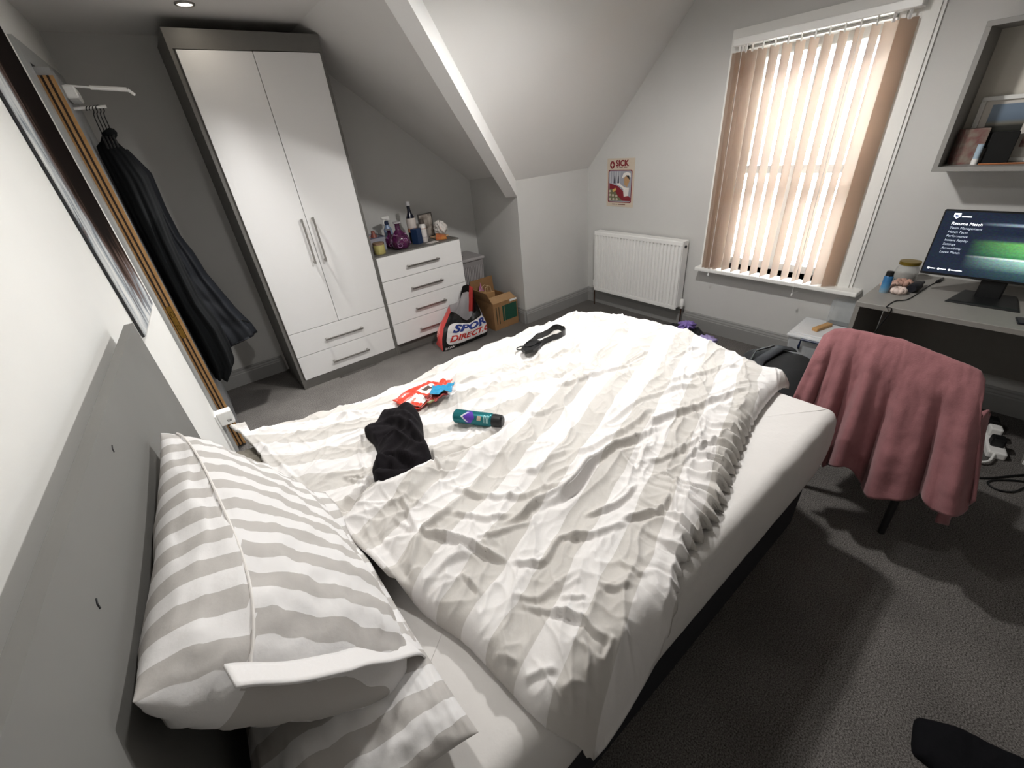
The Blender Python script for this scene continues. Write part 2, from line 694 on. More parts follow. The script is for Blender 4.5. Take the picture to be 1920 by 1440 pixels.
# ------------------------------------------------------------ recessed ceiling spots
def downlight(x, y, power, size=95, tilt=0, where='', col=(1.0, 0.98, 0.955)):
    t = thing('ceiling_spotlight', 'round chrome ceiling spotlight ' + where, 'spotlight', (x, y, ZC), 0, 'ceiling spotlights')
    b = B()
    b.lathe([(0.034, 0.0), (0.046, 0.0), (0.046, -0.006), (0.038, -0.009), (0.034, -0.006), (0.034, 0.0)], n=28, cap=False)
    b.build('bezel', M_chrome, t, True)
    b = B()
    b.lathe([(0.0, -0.003), (0.034, -0.003)], n=24, cap=False)
    out = '' if 'wardrobe' in where else '_foot_offscreen' if 'foot' in where else '_pillow_offscreen'
    b.build('lamp_face' + out, mat('lamp_glow', '#fff6e8', 0.5, emit='#fff4e2', estr=14), t)
    ld = bpy.data.lights.new('ceiling_spot_bulb' + out, 'SPOT')
    ld.energy = power
    ld.spot_size = math.radians(size)
    ld.spot_blend = 1.0 if size < 120 else 0.5
    ld.shadow_soft_size = 0.06
    ld.color = col
    lo = bpy.data.objects.new('ceiling_spot_bulb' + out, ld)
    COL.objects.link(lo)
    lo.parent = t
    lo.location = (0, 0, -0.02)
    lo.rotation_euler = (-math.radians(tilt), 0, 0)
    return t


downlight(0.944, 2.88, 100, 84, 23, 'in front of the wardrobe')
downlight(2.10, 0.95, 43, 176, 0, 'over the foot of the bed')
downlight(1.0, 0.80, 13, 174, 0, 'over the pillows')


# ------------------------------------------------------------ wardrobe and chest
def bar_handle(p, length, vertical, parent):
    """steel bar on two posts, facing -y"""
    b = B()
    x, y, z = p
    h = length / 2
    for s_ in (-1, 1):
        c = (x, z + s_ * (h - 0.012)) if vertical else (x + s_ * (h - 0.012), z)
        b.box((c[0] - 0.007, y - 0.03, c[1] - 0.007), (c[0] + 0.007, y, c[1] + 0.007), 0.002)
    if vertical:
        b.box((x - 0.007, y - 0.036, z - h), (x + 0.007, y - 0.026, z + h), 0.003, 2)
    else:
        b.box((x - h, y - 0.036, z - 0.007), (x + h, y - 0.026, z + 0.007), 0.003, 2)
    return b.build('handle', M_chrome, parent)


def carcass(t, W, D, H, top_h, plinth_h, plinth_in=0.004):
    for x0 in (0, W - 0.018):
        b = B()
        b.box((x0, 0, 0), (x0 + 0.018, D, H))
        b.build('side_panel', M_grey, t)
    b = B()
    b.box((0.018, 0.0, H - top_h), (W - 0.018, D, H))
    b.build('top_panel', M_grey, t)
    b = B()
    b.box((0.018, plinth_in, 0), (W - 0.018, plinth_in + 0.018, plinth_h))
    b.build('plinth', M_grey, t)
    b = B()
    b.box((0.018, D - 0.01, plinth_h), (W - 0.018, D, H - top_h))
    b.build('back_panel', M_grey, t)


wr = thing('wardrobe', 'tall grey wardrobe with two white doors over two white drawers', 'wardrobe', (0.818, 3.056, 0))
WW, WD, WH = 0.826, 0.505, 2.257
carcass(wr, WW, WD, WH, 0.090, 0.072)
g = 0.0018
for k, (x0, x1) in enumerate(((0.030, WW / 2 - g), (WW / 2 + g, WW - 0.0195))):
    b = B()
    b.box((x0, -0.002, 0.466), (x1, 0.016, 2.163), 0.0012)
    dd = b.build('door', M_door, wr)
    bar_handle(((0.375 if k == 0 else 0.452), -0.002, 1.083), 0.31, True, dd)
for z0, z1, hz in ((0.272, 0.462, 0.356), (0.076, 0.268, 0.158)):
    b = B()
    b.box((0.030, -0.002, z0), (WW - 0.0195, 0.016, z1), 0.0012)
    dd = b.build('drawer', M_door, wr)
    bar_handle((0.422, -0.002, hz), 0.31, False, dd)
b = B()
b.box((0.018, 0.016, 0.072), (WW - 0.018, 0.03, 2.167))
b.build('inner_frame', M_grey, wr)

ch = thing('chest_of_drawers', 'low white chest of four drawers with grey top beside the wardrobe', 'chest', (1.6455, 3.056, 0))
CW, CD, CH = 0.794, 0.45, 0.868
carcass(ch, CW, CD, CH, 0.012, 0.09, 0.03)
b = B()
b.box((0.018, 0.016, 0.09), (CW - 0.018, 0.03, CH - 0.012))
b.build('inner_frame', M_grey, ch)
zs = [0.096, 0.288, 0.474, 0.664, 0.858]
for k in range(4):
    b = B()
    b.box((0.006, -0.016, zs[k] + 0.002), (CW - 0.004, 0.002, zs[k + 1] - 0.002), 0.0012)
    dd = b.build('drawer', M_door, ch)
    bar_handle((0.394, -0.016, zs[k] + 0.083 if k else 0.176), 0.31, False, dd)

# ------------------------------------------------------------ radiator
ra = thing('radiator', 'white ribbed panel radiator below the poster', 'radiator', (3.63, 1.5825, 0.172))
RL, RH = 0.934, 0.58
b = B()
n = 27
pts = []
per = RL / n
for i in range(n):
    y = i * per
    pts += [(0.0, y + per * 0.10), (0.0, y + per * 0.58), (0.016, y + per * 0.70), (0.016, y + per * 0.98)]
front = pts
back = [(0.022, RL - 0.004), (0.022, 0.004)]
poly = [(p[0], p[1]) for p in front] + back
b.prism(poly, 0.035, RH - 0.035, 'z')
b.build('front_panel', M_white, ra)
for z0, z1 in ((0, 0.036), (RH - 0.036, RH - 0.004)):
    b = B()
    b.box((0.0, 0, z0), (0.014, RL, z1), 0.004, 2)
    b.build('edge_rail', M_white, ra)
b = B()
b.box((0.075, 0.0, 0.0), (0.085, RL, RH - 0.01), 0.003)
b.build('back_panel', M_white, ra)
for y0 in (-0.004, RL - 0.002):
    b = B()
    b.box((0.004, y0, 0.02), (0.085, y0 + 0.006, RH), 0.002)
    b.build('side_cover', M_white, ra)
b = B()
b.box((0.002, 0, RH - 0.006), (0.085, RL, RH), 0.002)
b.build('top_grille', M_white, ra)
for s_, y0 in ((0, -0.03), (1, RL + 0.03)):
    b = B()
    b.lathe([(0.006, -0.172), (0.006, 0.02)], (0.045, y0, 0), 10)
    b.build('pipe', mat('copper_pipe', '#5d4436', 0.4, metal=0.8), ra, True, angle=40)
    b = B()
    b.lathe([(0.0, 0.0), (0.011, 0.0), (0.011, 0.018), (0.017, 0.02), (0.018, 0.07), (0.012, 0.082), (0, 0.084)], (0.045, y0, 0.012), 14)
    b.build('valve_cap', M_white, ra, True, angle=40)
    b = B()
    b.lathe([(0.008, 0), (0.008, 0.035)], (0.045, y0 if s_ == 0 else y0 - 0.035, 0.02), 10, 'y')
    b.build('valve_body', M_chrome, ra, True, angle=40)
b = B()
b.lathe([(0.012, 0), (0.012, 0.014), (0.006, 0.016)], (0.04, -0.012, RH - 0.045), 12, 'y')
b.build('bleed_cap', M_darkgrey, ra, True, angle=40)

# ------------------------------------------------------------ vertical blind
def vane_mat():
    m = bpy.data.materials.new('vane_fabric')
    m.use_nodes = True
    nt = m.node_tree
    for n_ in list(nt.nodes):
        nt.nodes.remove(n_)
    o = nt.nodes.new('ShaderNodeOutputMaterial')
    d = nt.nodes.new('ShaderNodeBsdfDiffuse')
    d.inputs[0].default_value = C('#938071')
    t = nt.nodes.new('ShaderNodeBsdfTranslucent')
    t.inputs[0].default_value = C('#f3e8df')
    mx = nt.nodes.new('ShaderNodeMixShader')
    mx.inputs[0].default_value = 0.74
    nt.links.new(d.outputs[0], mx.inputs[1])
    nt.links.new(t.outputs[0], mx.inputs[2])
    nt.links.new(mx.outputs[0], o.inputs[0])
    return m


M_vane = vane_mat()
bl = thing('vertical_blind', 'beige fabric vertical blind half open across the sash window', 'blind', (3.675, 0.53, 0.573))
b = B()
b.box((-0.02, -0.03, 1.385), (0.046, 0.885, 1.425), 0.004)
b.build('headrail', M_white, bl)
VY = [0.012, 0.075, 0.142, 0.212, 0.282, 0.352, 0.422, 0.492, 0.562, 0.632, 0.702, 0.765, 0.80, 0.825, 0.845]
VA = [42, 38] + [9] * 9 + [14, 22, 30, 34]
for k, (vy, va) in enumerate(zip(VY, VA)):
    a = math.radians(va)
    b = B()
    b.M = Matrix.Translation((0, vy, 0)) @ Matrix.Rotation(-a, 4, 'Z')
    w = 0.0445
    # vane hangs in the local x-z plane: notch at the top
    b.prism([(-w, 0), (w, 0), (w, 1.352), (0.012, 1.352), (0.008, 1.345), (-0.008, 1.345), (-0.012, 1.352), (-w, 1.352)], -0.0006, 0.0006, 'y')
    vn = b.build('vane', M_vane, bl)
    b = B()
    b.M = Matrix.Translation((0, vy, 0)) @ Matrix.Rotation(-a, 4, 'Z')
    b.box((-0.006, -0.002, 1.345), (0.006, 0.002, 1.39))
    b.build('carrier', M_white, vn)
b = B()
b.tube([(0.0, 0.0 + i * 0.06, 0.007 - 0.005 * (i % 2)) for i in range(15)], 0.0012, 5)
b.build('bottom_chain', M_white, bl)
for yy, dz in ((0.19, -0.07), (0.80, -0.03)):
    b = B()
    b.tube([(-0.05, yy + 0.004, 1.39), (-0.05, yy, 0.4), (-0.055, yy, dz), (-0.055, yy - 0.03, dz + 0.02)], 0.0013, 5)
    b.lathe([(0.0, 0.0), (0.005, 0.003), (0.006, 0.014), (0.002, 0.022)], (-0.055, yy, dz - 0.02), 8)
    b.build('pull_cord', M_white, bl)

# ------------------------------------------------------------ desk
M_desk = mat('grey_desk_board', '#8d8a85', 0.45, var=0.02, vscale=30)
dk = thing('desk', 'grey wooden desk with panel sides below the wall box shelf', 'desk', (3.10, 0.25, 0))
DT, DLEN = 0.70, 1.30
b = B()
b.box((0, -DLEN, DT - 0.026), (XW - 3.10 - 0.002, 0, DT), 0.002)
b.build('desk_top', M_desk, dk)
b = B()
b.box((0.0, -0.022, 0), (0.60, -0.002, DT - 0.026))
b.build('side_panel', M_desk, dk)
b = B()
b.box((0.615, -DLEN, 0.22), (0.63, -0.022, DT - 0.026))
b.build('back_panel', M_desk, dk)
ped = B()
ped.box((0.03, -DLEN, 0.08), (0.60, -0.80, DT - 0.026))
pd = ped.build('pedestal', M_desk, dk)
for k in range(3):
    b = B()
    b.box((0.012, -DLEN + 0.003, 0.085 + k * 0.196), (0.03, -0.803, 0.085 + (k + 1) * 0.196 - 0.004), 0.001)
    b.build('drawer_front', M_door, pd)

# ------------------------------------------------------------ monitor
mo = thing('monitor', 'black flat monitor showing a football game menu on the desk', 'monitor', (3.42, -0.175, DT))
MW, MZ0, MZ1 = 0.546, 0.096, 0.406
b = B()
b.box((0.0, -MW / 2, MZ0), (0.018, MW / 2, MZ1), 0.003)
b.box((0.018, -MW / 2 + 0.08, MZ0 + 0.05), (0.045, MW / 2 - 0.08, MZ1 - 0.06), 0.01)
b.build('case', M_black, mo)


def screen_mat():
    m = bpy.data.materials.new('game_screen')
    m.use_nodes = True
    nt = m.node_tree
    for n_ in list(nt.nodes):
        nt.nodes.remove(n_)
    L = nt.links.new

    def N(t, **k):
        x = nt.nodes.new(t)
        for a, v in k.items():
            setattr(x, a, v)
        return x
    o = N('ShaderNodeOutputMaterial')
    em = N('ShaderNodeEmission')
    em.inputs['Strength'].default_value = 0.75
    L(em.outputs[0], o.inputs[0])
    tc = N('ShaderNodeTexCoord')
    sp = N('ShaderNodeSeparateXYZ')
    L(tc.outputs['UV'], sp.inputs[0])
    vr = N('ShaderNodeValToRGB')          # bottom -> top bands of the stadium picture
    e = vr.color_ramp.elements
    st = [(0.0, '#1d2b31'), (0.12, '#2c4044'), (0.30, '#7fa39a'), (0.325, '#cfe0d8'), (0.345, '#2f6a40'), (0.40, '#4a8450'), (0.555, '#5c9653'),
          (0.60, '#2b3340'), (0.70, '#161d29'), (0.80, '#1b2230'), (0.83, '#8a9aa8'), (0.86, '#202735'), (1.0, '#10151e')]
    while len(e) < len(st):
        e.new(0.5)
    for k, (p_, c_) in enumerate(st):
        e[k].position = p_
        e[k].color = C(c_)
    L(sp.outputs[1], vr.inputs['Fac'])
    ur = N('ShaderNodeValToRGB')          # left menu darkens
    ur.color_ramp.elements[0].position = 0.24
    ur.color_ramp.elements[1].position = 0.62
    L(sp.outputs[0], ur.inputs['Fac'])
    mx = N('ShaderNodeMix', data_type='RGBA')
    L(ur.outputs['Color'], mx.inputs[0])
    mx.inputs[6].default_value = C('#1a1f2a')
    L(vr.outputs['Color'], mx.inputs[7])
    ns = N('ShaderNodeTexNoise')
    ns.inputs['Scale'].default_value = 60
    L(tc.outputs['UV'], ns.inputs['Vector'])
    m2 = N('ShaderNodeMix', data_type='RGBA', blend_type='OVERLAY')
    m2.inputs[0].default_value = 0.5
    L(mx.outputs[2], m2.inputs[6])
    L(ns.outputs['Color'], m2.inputs[7])
    L(m2.outputs[2], em.inputs['Color'])
    return m


def uvplane(name, pts, m, parent):
    me = bpy.data.meshes.new(name)
    me.from_pydata(pts, [], [(0, 1, 2, 3)])
    uv = me.uv_layers.new(name='UVMap')
    for i, c_ in enumerate(((0, 0), (1, 0), (1, 1), (0, 1))):
        uv.data[i].uv = c_
    me.materials.append(m)
    return link(name, me, parent)


sx = -0.0006
yl, yr_, zb_, zt_ = MW / 2 - 0.006, -MW / 2 + 0.006, MZ0 + 0.012, MZ1 - 0.006
scr = uvplane('screen', [(sx, yl, zb_), (sx, yr_, zb_), (sx, yr_, zt_), (sx, yl, zt_)], screen_mat(), mo)
M_glow = mat('menu_text', '#e8ecf2', 0.5, emit='#e8ecf2', estr=0.8)
M_glow2 = mat('menu_text_dim', '#9aa3b0', 0.5, emit='#9aa3b0', estr=0.55)
lines = [('Resume Match', 0.815, 0.021, M_glow), ('Team Management', 0.75, 0.017, M_glow2), ('Match Facts', 0.685, 0.017, M_glow2), ('Performance', 0.622, 0.017, M_glow2),
         ('Instant Replay', 0.556, 0.017, M_glow2), ('Settings', 0.49, 0.017, M_glow2), ('Accessibility', 0.425, 0.017, M_glow2), ('Leave Match', 0.36, 0.017, M_glow2)]
for tx, v, sz, m_ in lines:
    vs, fs = text_mesh(tx, sz * 0.86, 0.15, 0.0)
    b = B()
    b._add([(sx - 0.0008, yl - 0.035 - x, zb_ + (zt_ - zb_) * v - 0.006 + y) for x, y in vs], fs)
    b.build('menu_line', m_, scr, recalc=False)
b = B()
sh = [(0, 1), (1, 1), (1, 0.45), (0.5, 0), (0, 0.45)]
for s_, d_ in ((1.0, 0.0006),):
    b._add([(sx - d_, yl - 0.033 - p[0] * 0.024, zb_ + (zt_ - zb_) * 0.885 + p[1] * 0.026) for p in sh], [(0, 1, 2, 3, 4)])
b.build('shield_badge', M_glow, scr, recalc=False)
b = B()
b._add([(sx - 0.001, yl - 0.037 - p[0] * 0.016, zb_ + (zt_ - zb_) * 0.897 + p[1] * 0.017) for p in ((0, 0.9), (1, 0.9), (0.2, 0.45), (0.9, 0.6), (0.9, 0.4), (0.5, 0.1), (0.1, 0.4))],
       [(0, 1, 2), (3, 4, 5, 6)])
b.build('badge_mark', mat('navy_mark', '#1b2a55', 0.5, emit='#1b2a55', estr=0.5), scr, recalc=False)
for x0, w_, v, h_ in ((0.062, 0.034, 0.915, 0.005), (0.026, 0.02, 0.062, 0.004), (0.064, 0.022, 0.062, 0.004), (0.104, 0.04, 0.062, 0.004)):
    z = zb_ + (zt_ - zb_) * v
    b = B()
    b.poly([(sx - 0.0008, yl - x0, z), (sx - 0.0008, yl - x0 - w_, z), (sx - 0.0008, yl - x0 - w_, z + h_), (sx - 0.0008, yl - x0, z + h_)])
    b.build('caption_line', M_glow, scr, recalc=False)
for x0 in (0.02, 0.058, 0.098):
    z = zb_ + (zt_ - zb_) * 0.069
    b = B()
    b._add([(sx - 0.0008, yl - x0 + 0.005 * math.cos(k * math.pi / 5), z + 0.005 * math.sin(k * math.pi / 5)) for k in range(10)], [list(range(10))])
    b.build('button_dot', M_glow, scr, recalc=False)
b = B()
b.box((0.02, -0.045, 0.006), (0.045, 0.045, MZ0 + 0.12), 0.006)
b.build('stand_neck', M_black, mo)
b = B()
b.hexa([(-0.10, -0.13, 0), (-0.10, 0.13, 0), (0.11, 0.10, 0), (0.11, -0.10, 0), (-0.09, -0.12, 0.01), (-0.09, 0.12, 0.01), (0.10, 0.09, 0.016), (0.10, -0.09, 0.016)], 0.003)
b.build('stand_base', M_black, mo)

# ------------------------------------------------------------ box shelf on the wall
M_shelf_out = mat('shelf_grey', '#8d8b87', 0.6)
M_shelf_in = mat('shelf_cream', '#dad5ca', 0.7)
bs = thing('box_shelf', 'grey edged open box shelf fixed to the wall above the desk', 'shelf', (3.50, 0.218, 1.262))
BL, BH, BD = 1.1, 0.575, 0.248
for nm, lo, hi in (('bottom_board', (0, -BL, 0), (BD, 0, 0.02)), ('top_board', (0, -BL, BH - 0.02), (BD, 0, BH)),
                   ('side_board', (0, -0.02, 0.02), (BD, 0, BH - 0.02)), ('side_board', (0, -BL, 0.02), (BD, -BL + 0.02, BH - 0.02))):
    b = B()
    b.box(lo, hi, 0.001)
    b.build(nm, M_shelf_out, bs)
b = B()
b.box((BD - 0.008, -BL + 0.02, 0.02), (BD, -0.02, BH - 0.02))
b.build('back_board', M_shelf_in, bs)
# ------------------------------------------------------------ cloth helpers
def pn(x, y, seed=0):
    """2-D gradient noise, vectorised, about -1..1"""
    x = np.asarray(x, float)
    y = np.asarray(y, float)
    xi = np.floor(x).astype(np.int64)
    yi = np.floor(y).astype(np.int64)
    xf, yf = x - xi, y - yi
    u = xf * xf * xf * (xf * (xf * 6 - 15) + 10)
    v = yf * yf * yf * (yf * (yf * 6 - 15) + 10)

    def g(ix, iy, dx, dy):
        h = (ix * 374761393 + iy * 668265263 + seed * 1442695041) & 0x7fffffff
        h = ((h ^ (h >> 13)) * 1274126177) & 0x7fffffff
        a = (h % 4096) / 4096.0 * 2 * math.pi
        return np.cos(a) * dx + np.sin(a) * dy
    n00, n10 = g(xi, yi, xf, yf), g(xi + 1, yi, xf - 1, yf)
    n01, n11 = g(xi, yi + 1, xf, yf - 1), g(xi + 1, yi + 1, xf - 1, yf - 1)
    return 1.5 * ((n00 * (1 - u) + n10 * u) * (1 - v) + (n01 * (1 - u) + n11 * u) * v)


def fbm(x, y, seed=0, o=3):
    r, a, f = 0, 1, 1
    for k in range(o):
        r = r + a * pn(x * f, y * f, seed + k)
        a *= 0.5
        f *= 2.03
    return r


def ridged(x, y, seed=0):
    return 1 - np.abs(pn(x, y, seed)) * 1.6


def sdist(X, Y, path):
    """signed distance to a polyline and the 0..1 position along it"""
    P = np.array(path, float)
    seg = np.linalg.norm(P[1:] - P[:-1], axis=1)
    cum = np.concatenate([[0], np.cumsum(seg)])
    best = np.full(X.shape, 1e9)
    sg = np.zeros(X.shape)
    al = np.zeros(X.shape)
    for k in range(len(P) - 1):
        a, e = P[k], P[k + 1] - P[k]
        L2 = e @ e
        t = np.clip(((X - a[0]) * e[0] + (Y - a[1]) * e[1]) / L2, 0, 1)
        dx, dy = X - a[0] - t * e[0], Y - a[1] - t * e[1]
        d2 = dx * dx + dy * dy
        m = d2 < best
        best = np.where(m, d2, best)
        sg = np.where(m, np.sign(e[0] * dy - e[1] * dx), sg)
        al = np.where(m, (cum[k] + t * seg[k]) / cum[-1], al)
    return np.sqrt(best) * np.where(sg == 0, 1, sg), al


def smooth_path(path, n=5):
    P = np.array(path, float)
    if len(P) < 3:
        return P
    out = []
    for k in range(len(P) - 1):
        p0, p1, p2, p3 = P[max(k - 1, 0)], P[k], P[k + 1], P[min(k + 2, len(P) - 1)]
        for i in range(n):
            t = i / n
            out.append(0.5 * ((2 * p1) + (-p0 + p2) * t + (2 * p0 - 5 * p1 + 4 * p2 - p3) * t * t + (-p0 + 3 * p1 - 3 * p2 + p3) * t ** 3))
    out.append(P[-1])
    return np.array(out)


def stroke(X, Y, path, amp, w, side=1, fall=0.8):
    """a fold: a ridge with a shadowed trough on one side (side=+1: left of the path)"""
    d, al = sdist(X, Y, smooth_path(path, 3))
    d = d * side
    env = np.clip(np.sin(np.pi * np.clip(al, 0.0, 1.0)) * 1.8, 0.0, 1) * np.clip(1.0, 0, 1)
    fall = fall * 0.6
    return amp * env * (np.exp(-np.abs(d / w) ** 1.35) - fall * np.exp(-np.abs((d - 1.5 * w) / (0.85 * w)) ** 1.5))


def grid_object(name, X, Y, Z, m, parent=None, uv=None, flip=False):
    nu, nv = X.shape
    co = np.stack([X, Y, Z], -1).reshape(-1, 3)
    idx = np.arange(nu * nv).reshape(nu, nv)
    q = np.stack([idx[:-1, :-1], idx[1:, :-1], idx[1:, 1:], idx[:-1, 1:]], -1).reshape(-1, 4)
    if flip:
        q = q[:, ::-1]
    me = bpy.data.meshes.new(name)
    me.from_pydata(co.tolist(), [], q.tolist())
    if uv is not None:
        ul = me.uv_layers.new(name='UVMap')
        flat = np.stack([uv[0].reshape(-1), uv[1].reshape(-1)], -1)[q.reshape(-1)]
        ul.data.foreach_set('uv', flat.astype(np.float32).ravel())
    for mm in (m if isinstance(m, (list, tuple)) else [m]):
        me.materials.append(mm)
    return link(name, me, parent, True)


def stripe_mat(name, white, grey, rough=0.85):
    m = mat(name, white, rough, spec=0.15)
    nt = m.node_tree
    p = nt.nodes['Principled BSDF']
    L = nt.links.new
    tc = nt.nodes.new('ShaderNodeTexCoord')
    sp = nt.nodes.new('ShaderNodeSeparateXYZ')
    L(tc.outputs['UV'], sp.inputs[0])
    md = nt.nodes.new('ShaderNodeMath')
    md.operation = 'PINGPONG'
    md.inputs[1].default_value = 1.0
    L(sp.outputs[0], md.inputs[0])
    fr_ = nt.nodes.new('ShaderNodeMath')
    fr_.operation = 'FLOORED_MODULO'
    fr_.inputs[1].default_value = 2.0
    L(sp.outputs[0], fr_.inputs[0])
    gt = nt.nodes.new('ShaderNodeMapRange')
    gt.interpolation_type = 'SMOOTHSTEP'
    gt.inputs['From Min'].default_value = 0.985
    gt.inputs['From Max'].default_value = 1.015
    L(fr_.outputs[0], gt.inputs['Value'])
    mx = nt.nodes.new('ShaderNodeMix')
    mx.data_type = 'RGBA'
    mx.inputs[6].default_value = C(white)
    mx.inputs[7].default_value = C(grey)
    L(gt.outputs[0], mx.inputs[0])
    L(mx.outputs[2], p.inputs['Base Color'])
    n2 = nt.nodes.new('ShaderNodeTexNoise')
    n2.inputs['Scale'].default_value = 90
    n2.inputs['Detail'].default_value = 5
    L(tc.outputs['Object'], n2.inputs['Vector'])
    bp = nt.nodes.new('ShaderNodeBump')
    bp.inputs['Strength'].default_value = 0.18
    bp.inputs['Distance'].default_value = 0.004
    L(n2.outputs['Fac'], bp.inputs['Height'])
    L(bp.outputs['Normal'], p.inputs['Normal'])
    return m


M_duvet = stripe_mat('striped_duvet_cotton', '#e4e1df', '#cbc7c2')
M_pillow = stripe_mat('striped_pillow_cotton', '#e8e6e5', '#c0bcb8')
M_sheet = mat('fitted_sheet', '#e2dfdc', 0.85, spec=0.15, bump=0.15, bscale=60, bdist=0.004)

# ------------------------------------------------------------ bed
MX0, MX1, MY0, MY1, MZ_0, MZ_1 = 0.205, 2.105, -0.02, 1.345, 0.335, 0.635
bed = thing('double_bed', 'double divan bed with grey headboard and white fitted sheet', 'bed', (1.15, 0.66, 0))
OB = np.array([1.15, 0.66, 0.0])
b = B()
b.box((MX0 + 0.01 - 1.15, MY0 + 0.02 - 0.66, 0.03), (MX1 - 0.02 - 1.15, MY1 - 0.02 - 0.66, MZ_0), 0.012, 2)
b.build('divan_base', mat('dark_divan_fabric', '#212126', 0.9, bump=0.3, bscale=300), bed)
for sx_ in (-0.8, 0.8):
    for sy_ in (-0.55, 0.55):
        b = B()
        b.lathe([(0.022, 0), (0.028, 0.03), (0.028, 0.04)], (sx_, sy_, 0), 12)
        b.build('castor', M_black, bed, True, angle=40)
# fitted sheet over the mattress: rounded slab with soft side wrinkles
nu, nv = 150, 110
uu = np.linspace(0, 1, nu)
perim = []


def rrect_loop(x0, x1, y0, y1, r, n):
    pts = []
    segs = [((x1 - r, y1 - r), 0), ((x0 + r, y1 - r), 90), ((x0 + r, y0 + r), 180), ((x1 - r, y0 + r), 270)]
    for (cx, cy), a0 in segs:
        for k in range(9):
            a = math.radians(a0 + 90 * k / 8)
            pts.append((cx + r * math.cos(a), cy + r * math.sin(a)))
    P = np.array(pts + pts[:1])
    s = np.concatenate([[0], np.cumsum(np.linalg.norm(P[1:] - P[:-1], axis=1))])
    t = np.linspace(0, s[-1], n + 1)[:-1]
    return np.stack([np.interp(t, s, P[:, 0]), np.interp(t, s, P[:, 1])], -1), s[-1]


NP = 420
loop, plen = rrect_loop(MX0, MX1, MY0, MY1, 0.035, NP)
cen = np.array([(MX0 + MX1) / 2, (MY0 + MY1) / 2])
rows = []
R_ = 0.045
prof = [(-0.03, MZ_0 - 0.01), (0.0, MZ_0), (0.006, MZ_0 + 0.04), (0.012, MZ_0 + 0.09), (0.014, MZ_0 + 0.15), (0.012, MZ_1 - 0.09), (0.006, MZ_1 - R_)]
for k in range(1, 7):
    a = math.pi / 2 * k / 6
    prof.append((0.006 - R_ * (1 - math.cos(a)), MZ_1 - R_ + R_ * math.sin(a)))
nrm = np.roll(loop, -1, 0) - np.roll(loop, 1, 0)
nrm = np.stack([nrm[:, 1], -nrm[:, 0]], -1)
nrm /= np.linalg.norm(nrm, axis=1)[:, None]
sarc = np.linspace(0, plen, NP, endpoint=False)
b = B()
vs, fs = [], []
for o_, z_ in prof:
    wr_ = 0.006 * pn(sarc * 9, np.full(NP, z_ * 2.0), 3) + 0.004 * pn(sarc * 23 + z_ * 40, np.full(NP, z_ * 3.0), 5)
    wr_ = wr_ * (0.15 if z_ < MZ_0 + 0.02 else 0.45 if z_ < MZ_1 - 0.01 else 0.2)
    for k in range(NP):
        p_ = loop[k] + nrm[k] * (o_ + wr_[k])
        vs.append((p_[0] - OB[0], p_[1] - OB[1], z_))
m_ = len(prof)
for r_ in range(m_ - 1):
    for k in range(NP):
        l_ = (k + 1) % NP
        fs.append((r_ * NP + k, r_ * NP + l_, (r_ + 1) * NP + l_, (r_ + 1) * NP + k))
# concentric top
last = np.array([(v[0], v[1]) for v in vs[-NP:]])
lc = last.mean(0)
for q in (0.9, 0.78, 0.6, 0.35, 0.12):
    base_ = len(vs)
    for k in range(NP):
        pp = lc + (last[k] - lc) * q
        zz = MZ_1 + 0.004 * float(fbm(np.array(pp[0] * 5), np.array(pp[1] * 5), 8))
        vs.append((pp[0], pp[1], zz))
    for k in range(NP):
        l_ = (k + 1) % NP
        fs.append((base_ - NP + k, base_ - NP + l_, base_ + l_, base_ + k))
fs.append([len(vs) - NP + k for k in range(NP)])
b._add(vs, fs)
b.build('mattress', M_sheet, bed, True)

# headboard standing a little off the wall
HBT, HBZ = 0.022, 1.20


def xh(y):
    return xl(y) + 0.066


b = B()
b.hexa([(xh(-0.03) - HBT - OB[0], -0.03 - OB[1], 0.05), (xh(-0.03) - OB[0], -0.03 - OB[1], 0.05), (xh(1.40) - OB[0], 1.40 - OB[1], 0.05), (xh(1.40) - HBT - OB[0], 1.40 - OB[1], 0.05),
        (xh(-0.03) - HBT - OB[0], -0.03 - OB[1], HBZ), (xh(-0.03) - OB[0], -0.03 - OB[1], HBZ), (xh(1.40) - OB[0], 1.40 - OB[1], HBZ), (xh(1.40) - HBT - OB[0], 1.40 - OB[1], HBZ)])
hb = b.build('headboard', mat('grey_headboard', '#7e7d7a', 0.7, spec=0.15, var=0.02, vscale=5), bed)
for pts_ in ([(210, 835), (211, 842), (214, 848)], [(180, 1122), (182, 1132), (188, 1141)]):
    b = B()
    pp = []
    for px_, py_ in pts_:
        v_ = ray(px_, py_)
        n_ = np.array([1, -WM, 0])
        t_ = ((WB + 0.0665) - n_ @ CAM) / (n_ @ v_)
        pp.append(CAM + t_ * v_ - OB)
    b.tube(pp, 0.0012, 6)
    b.build('scuff_mark', M_darkgrey, hb)

# ------------------------------------------------------------ duvet
c1 = lambda x, y: (620 + x * .2604, 820 + y * .2604)
c2 = lambda x, y: (980 + x * .2604, 640 + y * .2604)
c3 = lambda x, y: (860 + x * .2708, 1050 + y * .2708)


def PL(pts, z=0.69):
    return [tuple(onz(p[0], p[1], z)[:2]) for p in pts]


